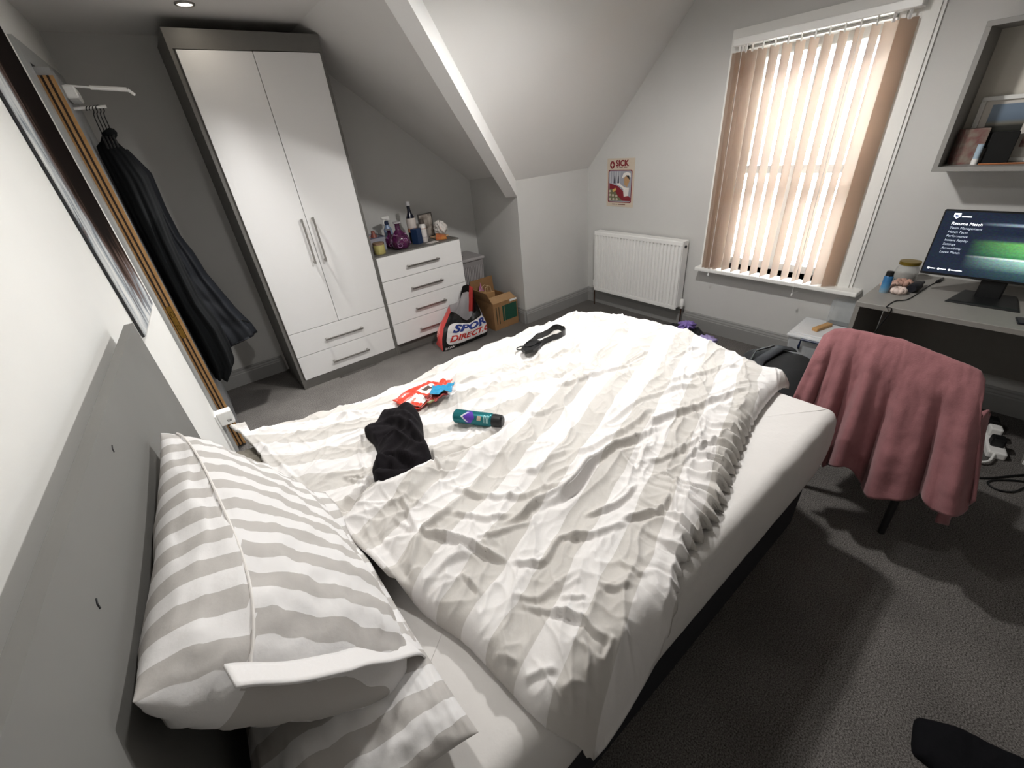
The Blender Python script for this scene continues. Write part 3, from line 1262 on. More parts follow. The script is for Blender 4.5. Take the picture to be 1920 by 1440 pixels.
near = np.array([(0.715, -0.062), (0.80, -0.068), (0.90, -0.066), (1.01, -0.055), (1.10, -0.01), (1.16, 0.005), (1.33, 0.022), (1.46, 0.06), (1.59, 0.102), (1.75, 0.14), (1.92, 0.168), (2.06, 0.18), (2.15, 0.17)])
far = np.array([(0.357, 1.43), (0.45, 1.46), (0.62, 1.47), (0.85, 1.44), (1.2, 1.43), (1.6, 1.43), (2.0, 1.45), (2.25, 1.46)])
head = np.array([(0.715, -0.062), (0.648, -0.02), (0.630, 0.068), (0.612, 0.2), (0.577, 0.312), (0.545, 0.47), (0.528, 0.56), (0.52, 0.66), (0.525, 0.735), (0.475, 0.79), (0.44, 0.90), (0.41, 1.09), (0.385, 1.28), (0.357, 1.43)])
foot = np.array([(2.15, 0.17), (2.25, 0.40), (2.36, 0.67), (2.39, 0.9), (2.37, 1.1), (2.31, 1.3), (2.25, 1.46)])


def samp(P, n):
    P = smooth_path(P, 8)
    s = np.concatenate([[0], np.cumsum(np.linalg.norm(P[1:] - P[:-1], axis=1))])
    t = np.linspace(0, s[-1], n)
    return np.stack([np.interp(t, s, P[:, 0]), np.interp(t, s, P[:, 1])], -1)


NU, NV = 560, 480
S_, T_ = np.meshgrid(np.linspace(0, 1, NU), np.linspace(0, 1, NV), indexing='ij')
Nc, Fc, Hc, Oc = samp(near, NU), samp(far, NU), samp(head, NV), samp(foot, NV)
PX = np.zeros((NU, NV, 2))
for k in range(2):
    PX[..., k] = ((1 - T_) * Nc[:, None, k] + T_ * Fc[:, None, k] + (1 - S_) * Hc[None, :, k] + S_ * Oc[None, :, k]
                  - ((1 - S_) * (1 - T_) * Nc[0, k] + (1 - S_) * T_ * Fc[0, k] + S_ * (1 - T_) * Nc[-1, k] + S_ * T_ * Fc[-1, k]))
X, Y = PX[..., 0], PX[..., 1]

# distances to the free edges and to the bed shoulders
dn, an = sdist(X, Y, smooth_path(near, 4))
dn = np.abs(dn)
dh, ah = sdist(X, Y, smooth_path(head, 4))
dh = np.abs(dh)
Z = np.full(X.shape, 0.692)
Z += 0.018 * fbm(X * 3.4, Y * 3.4, 11, 2)
# body of the duvet piled up toward the head, pillow bump under the far corner
Z += 0.045 * np.exp(-(((X - 0.70) / 0.16) ** 2 + ((Y - 0.52) / 0.26) ** 2))
Z += 0.052 * np.exp(-(((X - 0.40) / 0.15) ** 2 + ((Y - 1.15) / 0.35) ** 2))
# the main crease between the flung-back corner and the body
crease = PL([(648, 975), (672, 944), (705, 918), (760, 903), (815, 868), (870, 848), (915, 822), (965, 785), (1010, 745), (1060, 705), (1120, 668)], 0.69)
dc, ac = sdist(X, Y, smooth_path(crease, 4))
fade = np.clip(1.25 - ac * 1.1, 0.12, 1)
Z += fade * (-0.040 * np.exp(-(dc / 0.022) ** 2) + 0.026 * np.exp(-((dc + 0.06) / 0.05) ** 2) + 0.006 * np.exp(-((dc - 0.05) / 0.04) ** 2))
Z -= 0.012 * np.clip(dc / 0.05, 0, 1) * np.exp(-((X - 0.8) / 0.5) ** 2)

F_ = []


def fold(pts, amp, w, side=1, fall=0.8, z=0.70):
    global Z
    Z = Z + stroke(X, Y, PL(pts, z), amp * 0.98, w * 0.62, side, fall)


# folds read from the photograph (pixel paths)
cc = c1
star = (640, 740)
for e_, a_, w_, s_ in (((540, 500), .016, .012, 1), ((900, 540), .010, .012, -1), ((560, 1000), .010, .014, 1), ((380, 800), .008, .014, -1), ((470, 640), .007, .012, 1)):
    fold([cc(*star), cc((star[0] + e_[0]) / 2 + 8, (star[1] + e_[1]) / 2), cc(*e_)], a_, w_, s_)
fold([cc(650, 720), cc(820, 750), cc(960, 780), cc(1120, 840), cc(1275, 885)], .022, .013, -1, 1.0)
fold([cc(1275, 885), cc(1420, 900), cc(1540, 880), cc(1640, 720), cc(1760, 700), cc(1900, 690)], .014, .013, -1)
fold([cc(1200, 640), cc(1340, 590), cc(1450, 510), cc(1600, 420), cc(1720, 370), cc(1830, 250), cc(1900, 120)], .022, .016, -1, 1.0)
fold([cc(820, 370), cc(1000, 420), cc(1200, 440), cc(1400, 430), cc(1560, 370), cc(1740, 300)], .013, .016, -1)
fold([cc(860, 580), cc(1000, 600), cc(1180, 600), cc(1330, 550)], .012, .015, -1)
fold([cc(1010, 770), cc(1180, 720), cc(1320, 650), cc(1480, 625)], .010, .011, -1)
fold([cc(1080, 1160), cc(1060, 1100), cc(950, 1000)], .010, .010, 1)
fold([cc(1340, 230), cc(1480, 260), cc(1560, 180), cc(1750, 60)], .009, .016, -1)
fold([cc(250, 640), cc(320, 800), cc(470, 1000), cc(620, 1180)], .010, .018, 1)
fold([cc(620, 1200), cc(700, 1060), cc(860, 920), cc(1040, 850)], .009, .016, -1)
fold([cc(1300, 1130), cc(1480, 1150), cc(1600, 1060), cc(1760, 960)], .012, .014, -1)
fold([cc(1580, 1240), cc(1720, 1270), cc(1850, 1330)], .012, .012, -1)
fold([cc(470, 310), cc(600, 250), cc(740, 150)], .012, .014, 1)
fold([cc(700, 320), cc(830, 310), cc(950, 270)], .012, .012, 1)
fold([cc(740, 90), cc(760, 180), cc(830, 320)], .014, .011, -1)
fold([cc(830, 200), cc(960, 120), cc(1100, 40)], .014, .012, -1, 1.0)
fold([cc(80, 280), cc(200, 270), cc(330, 350)], .012, .010, -1)
fold([cc(60, 560), cc(180, 400), cc(320, 350)], .008, .014, 1)
cc = c2
fold([cc(0, 1250), cc(180, 1170), cc(320, 1080), cc(470, 900), cc(600, 790), cc(820, 680), cc(1000, 610)], .026, .017, -1, 1.0)
fold([cc(820, 660), cc(1000, 560), cc(1200, 500), cc(1420, 400), cc(1640, 340)], .020, .018, -1, 0.9)
fold([cc(330, 830), cc(480, 770), cc(620, 690), cc(780, 600), cc(960, 480)], .014, .017, -1)
fold([cc(160, 360), cc(330, 320), cc(480, 250), cc(640, 190), cc(840, 130)], .013, .016, -1)
fold([cc(520, 640), cc(700, 520), cc(860, 420), cc(1100, 330), cc(1350, 300)], .010, .018, -1)
fold([cc(900, 360), cc(1160, 260), cc(1400, 180), cc(1640, 150)], .009, .018, -1)
fold([cc(1060, 120), cc(1180, 70), cc(1280, 20)], .010, .014, -1)
fold([cc(430, 1240), cc(600, 1190), cc(740, 1100), cc(830, 990)], .016, .012, -1, 1.0)
fold([cc(680, 1280), cc(860, 1220), cc(1000, 1190), cc(1060, 1080)], .018, .013, -1, 1.0)
fold([cc(300, 1400), cc(480, 1390), cc(640, 1330), cc(780, 1270)], .013, .014, -1)
fold([cc(1095, 1290), cc(1100, 1120), cc(1110, 970), cc(1140, 930)], .010, .009, 1)
fold([cc(690, 800), cc(780, 880), cc(830, 900), cc(880, 760), cc(940, 700)], .012, .012, 1)
fold([cc(820, 830), cc(1000, 830), cc(1150, 760), cc(1330, 690)], .012, .014, -1)
fold([cc(1140, 860), cc(1260, 770), cc(1400, 700)], .012, .011, -1)
fold([cc(0, 530), cc(140, 510), cc(260, 440)], .008, .018, -1)
fold([cc(560, 240), cc(800, 100), cc(960, 60)], .008, .016, -1)
fold([cc(880, 180), cc(960, 140), cc(990, 60)], .008, .012, 1)
fold([cc(1200, 420), cc(1400, 360), cc(1600, 300), cc(1800, 290)], .008, .015, -1)
fold([cc(1380, 200), cc(1560, 170), cc(1760, 230)], .007, .014, -1)
cc = c3
fold([cc(960, 170), cc(1060, 200), cc(1130, 190), cc(1190, 150)], .009, .012, -1, 0.8)
fold([cc(620, 240), cc(700, 180), cc(850, 130)], .009, .013, -1)
fold([cc(380, 280), cc(560, 330), cc(700, 350), cc(860, 400), cc(960, 490), cc(1120, 520)], .011, .013, -1, 0.8)
fold([cc(850, 540), cc(900, 640), cc(880, 780)], .010, .010, 1)
fold([cc(690, 880), cc(820, 800), cc(960, 790)], .010, .012, -1, 0.8)
fold([cc(600, 970), cc(720, 990), cc(850, 940), cc(970, 880)], .011, .014, -1, 0.8)
fold([cc(1110, 0), cc(1190, 60), cc(1300, 110)], .009, .012, -1)
fold([cc(430, 820), cc(560, 760), cc(700, 740)], .009, .012, -1)
fold([cc(230, 650), cc(320, 670), cc(420, 700)], .009, .012, -1, 0.8)
fold([cc(700, 220), cc(780, 260), cc(900, 250)], .009, .011, -1)
fold([cc(960, 620), cc(1010, 640), cc(1080, 500)], .010, .010, 1)
fold([cc(1150, 420), cc(1200, 540), cc(1290, 620)], .010, .010, 1)
# the flung-back corner on the far side
fold([(455, 805), (520, 815), (600, 800), (690, 780)], .006, .02, 1)
fold([(480, 830), (530, 880), (580, 930), (640, 965)], .008, .012, 1)
fold([(560, 850), (620, 840), (690, 845)], .006, .02, 1)
fold([(600, 900), (660, 880), (700, 870)], .008, .016, 1)
fold([(640, 890), (690, 905), (740, 900)], .010, .012, -1)
fold([(680, 800), (672, 850), (690, 890)], .009, .010, 1)
for k in range(9):
    a0 = 620 + k * 55
    fold([(a0, 790 - k * 14), (a0 + 35, 770 - k * 15), (a0 + 60, 775 - k * 17)], .008, .013, 1 if k % 2 else -1)
for k in range(7):
    a0 = 840 + k * 45
    fold([(a0 - 20, 760 - k * 14), (a0 + 20, 735 - k * 17), (a0 + 60, 728 - k * 19)], .010, .014, -1 if k % 3 else 1)
# soft all-over creasing, strongest across the middle
ca, sa = math.cos(math.radians(33)), math.sin(math.radians(33))
U1, V1 = X * ca + Y * sa, -X * sa + Y * ca
wx = 0.05 * fbm(X * 4, Y * 4, 31, 2)
rp = lambda q, e: np.clip(q, 0, 1) ** e
cb_, sb2 = math.cos(math.radians(8)), math.sin(math.radians(8))
U2, V2 = X * cb_ + Y * sb2, -X * sb2 + Y * cb_
mk = np.clip(0.55 + 0.9 * fbm(X * 2.0, Y * 2.0, 51, 2), 0, 1)
Z += 0.011 * rp(ridged(U1 * 2.3 + wx * 3, (V1 + wx) * 8.5, 21), 3.5)
Z += 0.0085 * rp(ridged(U2 * 4.0 + wx * 6, (V2 + wx) * 13, 22), 4.0) * mk
Z += 0.006 * rp(ridged(U1 * 8 - wx * 14, (V1 - wx) * 20, 26), 4.0) * (1 - 0.6 * mk)
Z += 0.005 * rp(ridged((X + wx * 1.6) * 10, (Y - wx * 1.6) * 10, 24), 4.0) * np.clip(0.6 + fbm(X * 2.2, Y * 2.2, 25), 0, 1)
# gathers along the near hem
g_ = np.exp(-np.abs(dn) / 0.075) * np.exp(-((X - 1.42) / 0.36) ** 4)
ln = np.cumsum(np.concatenate([[0], np.linalg.norm(Nc[1:] - Nc[:-1], axis=1)]))
arc = np.interp(an, np.linspace(0, 1, NU), ln) + 0.012 * pn(X * 16, Y * 16, 41)
Z += 0.019 * g_ * np.sin(2 * np.pi * arc / 0.042 + 2.2 * pn(arc * 9, Y * 0 + 3.3, 43))
Z += 0.008 * g_ * np.sin(2 * np.pi * arc / 0.027 + 2.0)
Y = Y + 0.012 * np.exp(-np.abs(dn) / 0.03) * np.exp(-((X - 1.42) / 0.36) ** 4) * np.sin(2 * np.pi * arc / 0.042 + 1.0)
# rounded, padded hems
def pad(d, w):
    q = np.clip(d / w, 0, 1)
    return np.sqrt(np.clip(1 - (1 - q) ** 2, 0, 1))


zlow = 0.636 + 0.11 * np.clip((Y - 0.33) / 0.1, 0, 1) * np.clip((0.63 - X) / 0.085, 0, 1)
e_ = np.minimum(pad(dn, 0.055), pad(dh, 0.05))
Z = zlow + (Z - zlow) * (0.10 + 0.90 * e_)
# hanging over the near side by the pillows
hang = np.clip((1.16 - X) / 0.10, 0, 1)
dd_ = np.clip(0.005 - Y, 0, 0.2)
Z -= hang * (0.235 * (1 - np.sqrt(np.clip(1 - (dd_ / 0.0685) ** 2, 0, 1)))) * np.clip((1.12 - X) / 0.35, 0.25, 1)
# over the far side and the foot
df = np.clip(Y - 1.31, 0, 0.15)
fx = np.interp(Y, [0.1, 0.18, 0.42, 0.67, 0.95, 1.1, 1.25, 1.5], [2.09, 2.09, 2.16, 2.22, 2.22, 2.18, 2.10, 2.08])
dfo = np.clip(X - fx, 0, 0.2)
de = np.sqrt((df / 0.13) ** 2 * (X > 0.40) + (dfo / 0.17) ** 2)
Z -= 0.30 * (1 - np.sqrt(np.clip(1 - np.clip(de, 0, 1) ** 2, 0, 1)))
Z = np.maximum(Z, 0.3)
# stripe coordinate: the body lies turned 20 degrees, the flung-back corner the other way
a1, a2 = math.radians(20), math.radians(-19)
t1 = (-math.sin(a1) * X + math.cos(a1) * Y + 0.24) / 0.0755
t2 = (-math.sin(a2) * X + math.cos(a2) * Y) / 0.0765 + 0.35
wob = 0.12 * fbm(X * 6, Y * 6, 61, 2)
wv = np.clip((dc - 0.004) / 0.006, 0, 1)
wv = np.where(ac > 0.985, 0, wv)
tt = np.where(wv > 0.5, t2, t1) + wob
du = grid_object('duvet', X, Y, Z, M_duvet, None, (tt, Y))
tag(du, 'crumpled cream and grey striped duvet thrown over the bed', 'duvet')
so = du.modifiers.new('thick', 'SOLIDIFY')
so.thickness = 0.012
so.offset = -1
DX, DY, DZv = X.copy(), Y.copy(), Z.copy()


def duvz(x, y, r=0.02):
    d = (DX - x) ** 2 + (DY - y) ** 2
    m = d < r * r
    return float(DZv[m].max()) if m.any() else float(DZv.flat[int(np.argmin(d))])


# ------------------------------------------------------------ pillows
def pillow(name, label, c, e1, e2, L, W, Tk, m, stripe=0.036, seed=0, wr=0.004, phase=0.0, sag=None, seam=None, bend=0.0, group=None, taper=0.0, ear=0.06, shear=0.0):
    e1, e2, c = np.array(e1, float), np.array(e2, float), np.array(c, float)
    e1 /= np.linalg.norm(e1)
    e2 = e2 - e1 * (e1 @ e2)
    e2 /= np.linalg.norm(e2)
    n = np.cross(e1, e2)
    if n[2] < 0:
        n = -n
    N1, N2 = 110, 80
    t = thing(name, label, 'pillow', tuple(c), 0, group)
    obs = []
    for side in (1, -1):
        U, V = np.meshgrid(np.sin(np.linspace(-1, 1, N1) * math.pi / 2), np.sin(np.linspace(-1, 1, N2) * math.pi / 2), indexing='ij')
        fu = U * (1 - ear * (1 - V ** 2) * np.abs(U) ** 3) * (1 - (0.10 if ear == 0 else 0) * V ** 4 * np.abs(U))
        fv = V * (1 - taper * 0.25 * (U + 1) / 2) * (1 - 0.07 * (1 - U ** 2) * np.abs(V) ** 3)
        h = Tk / 2 * (np.clip(1 - np.abs(U) ** 3.2, 0, 1) * np.clip(1 - np.abs(V) ** 2.8, 0, 1)) ** 0.55
        h = h * (1.0 + taper * 0.5 - taper * (U + 1) / 2)
        w = wr * fbm(U * 4, V * 5, seed, 3) + wr * 1.2 * (ridged(U * 2.5 + 3, V * 7, seed + 5) - 0.6) * np.abs(V) ** 1.5 + wr * (ridged(U * 8, V * 2.2, seed + 9) - 0.6) * np.abs(U) ** 2
        h = (h + w * np.clip(h / (Tk * 0.2), 0, 1)) * side
        if sag is not None:
            h = h + sag(U, V)
        P = (e1[None, None] * (fu * L / 2 - shear * ((V + 1) / 2) * ((U + 1) / 2))[..., None] + e2[None, None] * (fv * W / 2)[..., None] + n[None, None] * (h - bend * fv ** 2)[..., None])
        tv = fu * L / 2 / stripe + phase + 0.35 * np.sin(V * 2.2 + 0.4) + 0.1 * fbm(U * 3, V * 3, seed + 2, 2)
        if seam is not None:
            tv = np.where(V < seam(U), tv + 0.9, tv)
        obs.append((P, tv, V))
    # weld both sides into one mesh
    (P1, t1_, V1_), (P2, t2_, _) = obs
    idx1 = np.arange(N1 * N2).reshape(N1, N2)
    q1 = np.stack([idx1[:-1, :-1], idx1[1:, :-1], idx1[1:, 1:], idx1[:-1, 1:]], -1).reshape(-1, 4)
    q2 = q1[:, ::-1] + N1 * N2
    co = np.concatenate([P1.reshape(-1, 3), P2.reshape(-1, 3)])
    q = np.concatenate([q1, q2])
    me = bpy.data.meshes.new('case')
    me.from_pydata(co.tolist(), [], q.tolist())
    ul = me.uv_layers.new(name='UVMap')
    uvv = np.stack([np.concatenate([t1_.ravel(), t2_.ravel()]), np.concatenate([V1_.ravel(), V1_.ravel()])], -1)[q.ravel()]
    ul.data.foreach_set('uv', uvv.astype(np.float32).ravel())
    me.materials.append(m)
    bm = bmesh.new()
    bm.from_mesh(me)
    bmesh.ops.remove_doubles(bm, verts=bm.verts, dist=0.0004)
    bmesh.ops.recalc_face_normals(bm, faces=bm.faces)
    bm.to_mesh(me)
    bm.free()
    link('pillow_case', me, t, True)
    return t, e1, e2, n


# lower pillow, flat on the sheet
pillow('pillow', 'striped pillow lying flat under the leaning pillow', (0.374, 0.385, 0.702), (0.0, 1, 0.0), (1, 0.03, -0.06), 0.70, 0.335, 0.142, M_pillow, 0.037, 4, 0.006, 0.3, group='striped pillows')
# grey pillow in the far corner
pillow('pillow', 'plain taupe grey pillow half hidden under the duvet corner', (0.36, 1.03, 0.682), (-0.05, 1, 0.0), (1, 0.05, -0.06), 0.56, 0.29, 0.095,
       mat('taupe_cotton', '#7b766c', 0.9, spec=0.1, bump=0.2, bscale=80), 0.04, 7, 0.005)
# leaning pillow
PC = np.array([0.36, 0.525, 0.898])
tp, pe1, pe2, pnm = pillow('pillow', 'large striped pillow propped against the grey headboard', PC, (0.03, 1, 0.05), (0.55, 0, -0.72), 0.75, 0.46, 0.19, M_pillow, 0.0355, 2, 0.006, 0.0, seam=lambda u: -0.70 - 0.16 * u, bend=0.0, group='striped pillows', taper=0.7, ear=0.0, shear=0.12)
# seam piping and the flat border of the leaning pillow
def ploc(u, v, off=0.0):
    h = 0.095 * ((1 - abs(u) ** 3.2) * (1 - abs(v) ** 2.8)) ** 0.55 * (1.35 - 0.7 * (u + 1) / 2)
    fu = u * (1 - 0.10 * v ** 4 * abs(u))
    fv = v * (1 - 0.7 * 0.25 * (u + 1) / 2) * (1 - 0.07 * (1 - u * u) * abs(v) ** 3)
    return pe1 * (fu * 0.375 - 0.12 * ((v + 1) / 2) * ((u + 1) / 2)) + pe2 * fv * 0.23 + pnm * (h + off)


b = B()
b.tube([ploc(-0.97 + 1.94 * k / 40, -0.70 - 0.16 * (-0.97 + 1.94 * k / 40), 0.003) for k in range(41)], 0.0022, 6)
b.build('seam', mat('seam_cotton', '#e8e4e0', 0.9), tp)
# oxford border along lower and near edges
k1, k2 = 60, 5
Ub = np.zeros((k1 + 1, k2 + 1, 3))
tvb = np.zeros((k1 + 1, k2 + 1))
for i in range(k1 + 1):
    u_ = -1.0 + 1.96 * i / k1
    for j in range(k2 + 1):
        q = j / k2
        p_ = pe1 * (u_ * 0.37 - 0.12 * (u_ + 1) / 2) + pe2 * (0.207 * (1 - 0.175 * (u_ + 1) / 2) + 0.04 * q) + pnm * (0.012 + 0.016 * q + 0.006 * math.sin(u_ * 9 + q * 2))
        Ub[i, j] = p_
        tvb[i, j] = u_ * 0.38 / 0.0355 + 1.0
ob_ = grid_object('border', Ub[..., 0], Ub[..., 1], Ub[..., 2], M_pillow, tp, (tvb, tvb))
ob_.modifiers.new('thick', 'SOLIDIFY').thickness = 0.004
Ub = np.zeros((k1 + 1, k2 + 1, 3))
for i in range(k1 + 1):
    v_ = -0.75 + 1.9 * i / k1
    for j in range(k2 + 1):
        q = j / k2
        Ub[i, j] = pe1 * (-0.345 - 0.045 * q + 0.05 * max(0, v_)) + pe2 * v_ * 0.215 + pnm * (0.06 * (1 - abs(v_ * 0.8) ** 3) + 0.015 * q + 0.006 * math.sin(v_ * 7 + 1))
tvb = np.full((k1 + 1, k2 + 1), 0.5)
ob_ = grid_object('border', Ub[..., 0], Ub[..., 1], Ub[..., 2], M_pillow, tp, (tvb, tvb))
ob_.modifiers.new('thick', 'SOLIDIFY').thickness = 0.004
# ------------------------------------------------------------ small things: shared helpers
def onwall(px, py, off=0.0):
    v = ray(px, py)
    n = np.array([1, -WM, 0])
    return CAM + ((WB + off) - n @ CAM) / (n @ v) * v


# raster of the duvet top, to rest things on it
HX0, HY0, HC = 0.2, -0.2, 0.01
HM = np.full((240, 180), 0.64)
np.maximum.at(HM, (np.clip(((DX - HX0) / HC).astype(int), 0, 239), np.clip(((DY - HY0) / HC).astype(int), 0, 179)), DZv)


def hz(x, y):
    x, y = np.asarray(x, float), np.asarray(y, float)
    fx, fy = np.clip((x - HX0) / HC - 0.5, 0, 237.9), np.clip((y - HY0) / HC - 0.5, 0, 177.9)
    i, j = fx.astype(int), fy.astype(int)
    a, c = fx - i, fy - j
    return (HM[i, j] * (1 - a) * (1 - c) + HM[i + 1, j] * a * (1 - c) + HM[i, j + 1] * (1 - a) * c + HM[i + 1, j + 1] * a * c)


def blob(name, label, cat, outline, H, m, base=None, seed=0, wr=0.012, folds=(), edge=0.25, nr=36, na=120, group=None):
    """crumpled soft heap with a traced outline (plan points)"""
    O = np.array(list(outline) + [outline[0]], float)
    O = smooth_path(O, 4)
    s = np.concatenate([[0], np.cumsum(np.linalg.norm(O[1:] - O[:-1], axis=1))])
    t = np.linspace(0, s[-1], na + 1)
    ox, oy = np.interp(t, s, O[:, 0]), np.interp(t, s, O[:, 1])
    cx, cy = ox[:-1].mean(), oy[:-1].mean()
    r = np.linspace(0.001, 1, nr)[:, None]
    X_ = cx + r * (ox - cx)[None]
    Y_ = cy + r * (oy - cy)[None]
    b0 = base(X_, Y_) if base else np.zeros(X_.shape)
    h = H * pad(1 - r, edge) * (0.75 + 0.35 * fbm(X_ * 6, Y_ * 6, seed, 2))
    w = wr * (ridged(X_ * 13 + 5, Y_ * 9, seed + 3) - 0.5) + wr * 0.6 * (ridged(X_ * 8, Y_ * 21, seed + 4) - 0.5)
    Z_ = b0 + np.maximum(h + w * pad(1 - r, edge), 0.002)
    for pth, a_, w_, sd in folds:
        Z_ = Z_ + stroke(X_, Y_, pth, a_, w_, sd) * pad(1 - r, 0.15)
    # tuck the rim down
    Z_[-1] = b0[-1] - 0.006
    o = grid_object(name, X_ - cx, Y_ - cy, Z_, m)
    o.location = (cx, cy, 0)
    return tag(o, label, cat, group)


M_blackcl = mat('black_fleece', '#171417', 0.95, sheen=0.0, spec=0.2, bump=0.25, bscale=250)

# ------------------------------------------------------------ on the bed
gar = [(715, 752), (745, 745), (770, 748), (785, 765), (790, 800), (803, 832), (800, 852), (770, 875), (745, 893), (722, 908), (703, 903), (695, 880), (700, 858), (702, 840), (694, 812), (678, 795), (680, 785), (700, 770)]
f_ = lambda pts: [tuple(onz(p[0], p[1], 0.75)[:2]) for p in pts]
blob('sweatshirt', 'crumpled black fleece sweatshirt on the striped duvet', 'sweatshirt', f_(gar), 0.06, M_blackcl, hz, 3, 0.006,
     [(f_([(690, 790), (730, 780), (775, 800), (795, 830)]), .02, .014, -1), (f_([(700, 835), (740, 810), (790, 845)]), .02, .013, 1), (f_([(705, 880), (730, 850), (770, 860), (795, 850)]), .022, .013, -1),
      (f_([(720, 760), (755, 775), (780, 790)]), .014, .012, 1), (f_([(715, 895), (715, 870), (735, 865), (740, 885)]), .018, .012, 1)], 0.22)


def sheet(name, label, cat, cpx, w, h, rot, m, seed, lift=0.006, z=0.70, cr=0.006, group=None):
    c = onz(cpx[0], cpx[1], z)
    n = 16
    U, V = np.meshgrid(np.linspace(-.5, .5, n), np.linspace(-.5, .5, n), indexing='ij')
    ca_, sa_ = math.cos(rot), math.sin(rot)
    X_ = c[0] + (U * w * ca_ - V * h * sa_) * (1 + 0.06 * pn(V * 3, U * 3, seed))
    Y_ = c[1] + (U * w * sa_ + V * h * ca_) * (1 + 0.06 * pn(U * 3, V * 3, seed + 1))
    Z_ = hz(X_, Y_) + lift + cr * (ridged(U * 4, V * 4, seed + 2))
    Zc = float(Z_.mean())
    o = grid_object(name, X_ - c[0], Y_ - c[1], Z_ - Zc, m, None, (U + .5, V + .5))
    o.location = (c[0], c[1], Zc)
    md = o.modifiers.new('thick', 'SOLIDIFY')
    md.thickness = 0.002
    md.offset = -1
    return tag(o, label, cat, group)


def print_mat(name, base, spots):
    """flat print on a packet: colour patches in UV"""
    m = mat(name, base, 0.35, coat=0.2)
    nt = m.node_tree
    p = nt.nodes['Principled BSDF']
    tc = nt.nodes.new('ShaderNodeTexCoord')
    sp = nt.nodes.new('ShaderNodeSeparateXYZ')
    nt.links.new(tc.outputs['UV'], sp.inputs[0])
    prev = None
    for (u0, u1, v0, v1, c_) in spots:
        f = None
        for ax, lo, hi in ((0, u0, u1), (1, v0, v1)):
            for op, val in (('GREATER_THAN', lo), ('LESS_THAN', hi)):
                k = nt.nodes.new('ShaderNodeMath')
                k.operation = op
                k.inputs[1].default_value = val
                nt.links.new(sp.outputs[ax], k.inputs[0])
                if f is None:
                    f = k.outputs[0]
                else:
                    q = nt.nodes.new('ShaderNodeMath')
                    q.operation = 'MULTIPLY'
                    nt.links.new(f, q.inputs[0])
                    nt.links.new(k.outputs[0], q.inputs[1])
                    f = q.outputs[0]
        mx = nt.nodes.new('ShaderNodeMix')
        mx.data_type = 'RGBA'
        nt.links.new(f, mx.inputs[0])
        if prev is None:
            mx.inputs[6].default_value = C(base)
        else:
            nt.links.new(prev, mx.inputs[6])
        mx.inputs[7].default_value = C(c_)
        prev = mx.outputs[2]
    nt.links.new(prev, p.inputs['Base Color'])
    return m


sheet('snack_packet', 'red and white snack packet with printed panels lying by the black sweatshirt', 'packet', (792, 738), 0.20, 0.15, 0.25,
      print_mat('red_packet', '#d8432f', [(0.08, 0.4, 0.15, 0.6, '#f0ebe8'), (0.5, 0.92, 0.3, 0.8, '#efe6e2'), (0.14, 0.3, 0.25, 0.5, '#d9604a'), (0.6, 0.8, 0.45, 0.7, '#5a4a44')]), 3, 0.01)
sheet('sweet_wrapper', 'small orange red sweet wrapper', 'wrapper', (830, 724), 0.07, 0.06, 0.3, mat('orange_foil', '#dd4a36', 0.3), 7, 0.020)
sheet('sweet_wrapper', 'crumpled bright blue sweet wrapper', 'wrapper', (831, 741), 0.08, 0.09, 0.9, mat('blue_foil', '#2f8fbb', 0.25), 9, 0.034, cr=0.008)
sheet('sweet_wrapper', 'dark red wrapper with green and gold edge beside the blue one', 'wrapper', (820, 750), 0.09, 0.06, -0.2,
      print_mat('dark_red_foil', '#8f2620', [(0, 0.3, 0, 0.3, '#6a6a30'), (0.6, 1, 0.7, 1, '#b9a24a')]), 12, 0.021, cr=0.008)
sheet('sweet_wrapper', 'torn white and red wrapper scrap below the packet', 'wrapper', (788, 755), 0.07, 0.05, 0.5, print_mat('scrap', '#e9e4e0', [(0, 0.35, 0, 1, '#d8432f')]), 15, 0.018, cr=0.003)

# deodorant can
pA, pB = onz(851, 770, 0.735), onz(942, 781, 0.735)
za = max(float(hz(*(pA[:2]))), float(hz(*(pB[:2]))), float(hz(*((pA[:2] + pB[:2]) / 2)))) + 0.025
pA[2] = pB[2] = za
clen = float(np.linalg.norm(pB - pA))
cn = thing('deodorant_can', 'teal deodorant spray can with purple band and black cap on the duvet', 'spray can', tuple(pA), math.atan2(pB[1] - pA[1], pB[0] - pA[0]))
R0 = 0.026
b = B()
b.lathe([(0.0, 0), (0.02, 0.0), (R0, 0.006), (R0, clen * 0.76), (R0 - 0.002, clen * 0.79), (R0 - 0.006, clen * 0.81), (0, clen * 0.815)], n=32, axis='x')
b.build('can_body', mat('teal_can', '#146a70', 0.3, metal=0.35), cn, True, angle=40)
b = B()
b.lathe([(0, clen * 0.80), (R0 - 0.002, clen * 0.80), (R0 - 0.001, clen * 0.84), (R0 - 0.003, clen * 0.97), (R0 - 0.009, clen), (0, clen)], n=32, axis='x')
b.build('cap', M_black, cn, True, angle=40)


def can_patch(pts, m, name):
    """pts: (x along, angle) outlines laid on the can"""
    b = B()
    r = R0 + 0.0006
    n = len(pts)
    # fine strips so that the patch follows the curve
    V = []
    for (x0, a0) in pts:
        V.append((x0, r * math.cos(a0), r * math.sin(a0)))
    b._add(V, [list(range(n))])
    b.build(name, m, cn, recalc=False)


def can_band(x_of_a, a0, a1, m, name, n=14):
    b = B()
    r = R0 + 0.0006
    vs, fs = [], []
    for k in range(n + 1):
        a = a0 + (a1 - a0) * k / n
        x0, x1 = x_of_a((k / n) * 2 - 1)
        vs += [(x0, r * math.cos(a), r * math.sin(a)), (x1, r * math.cos(a), r * math.sin(a))]
    for k in range(n):
        fs.append((2 * k, 2 * k + 1, 2 * k + 3, 2 * k + 2))
    b._add(vs, fs)
    b.build(name, m, cn, recalc=False)


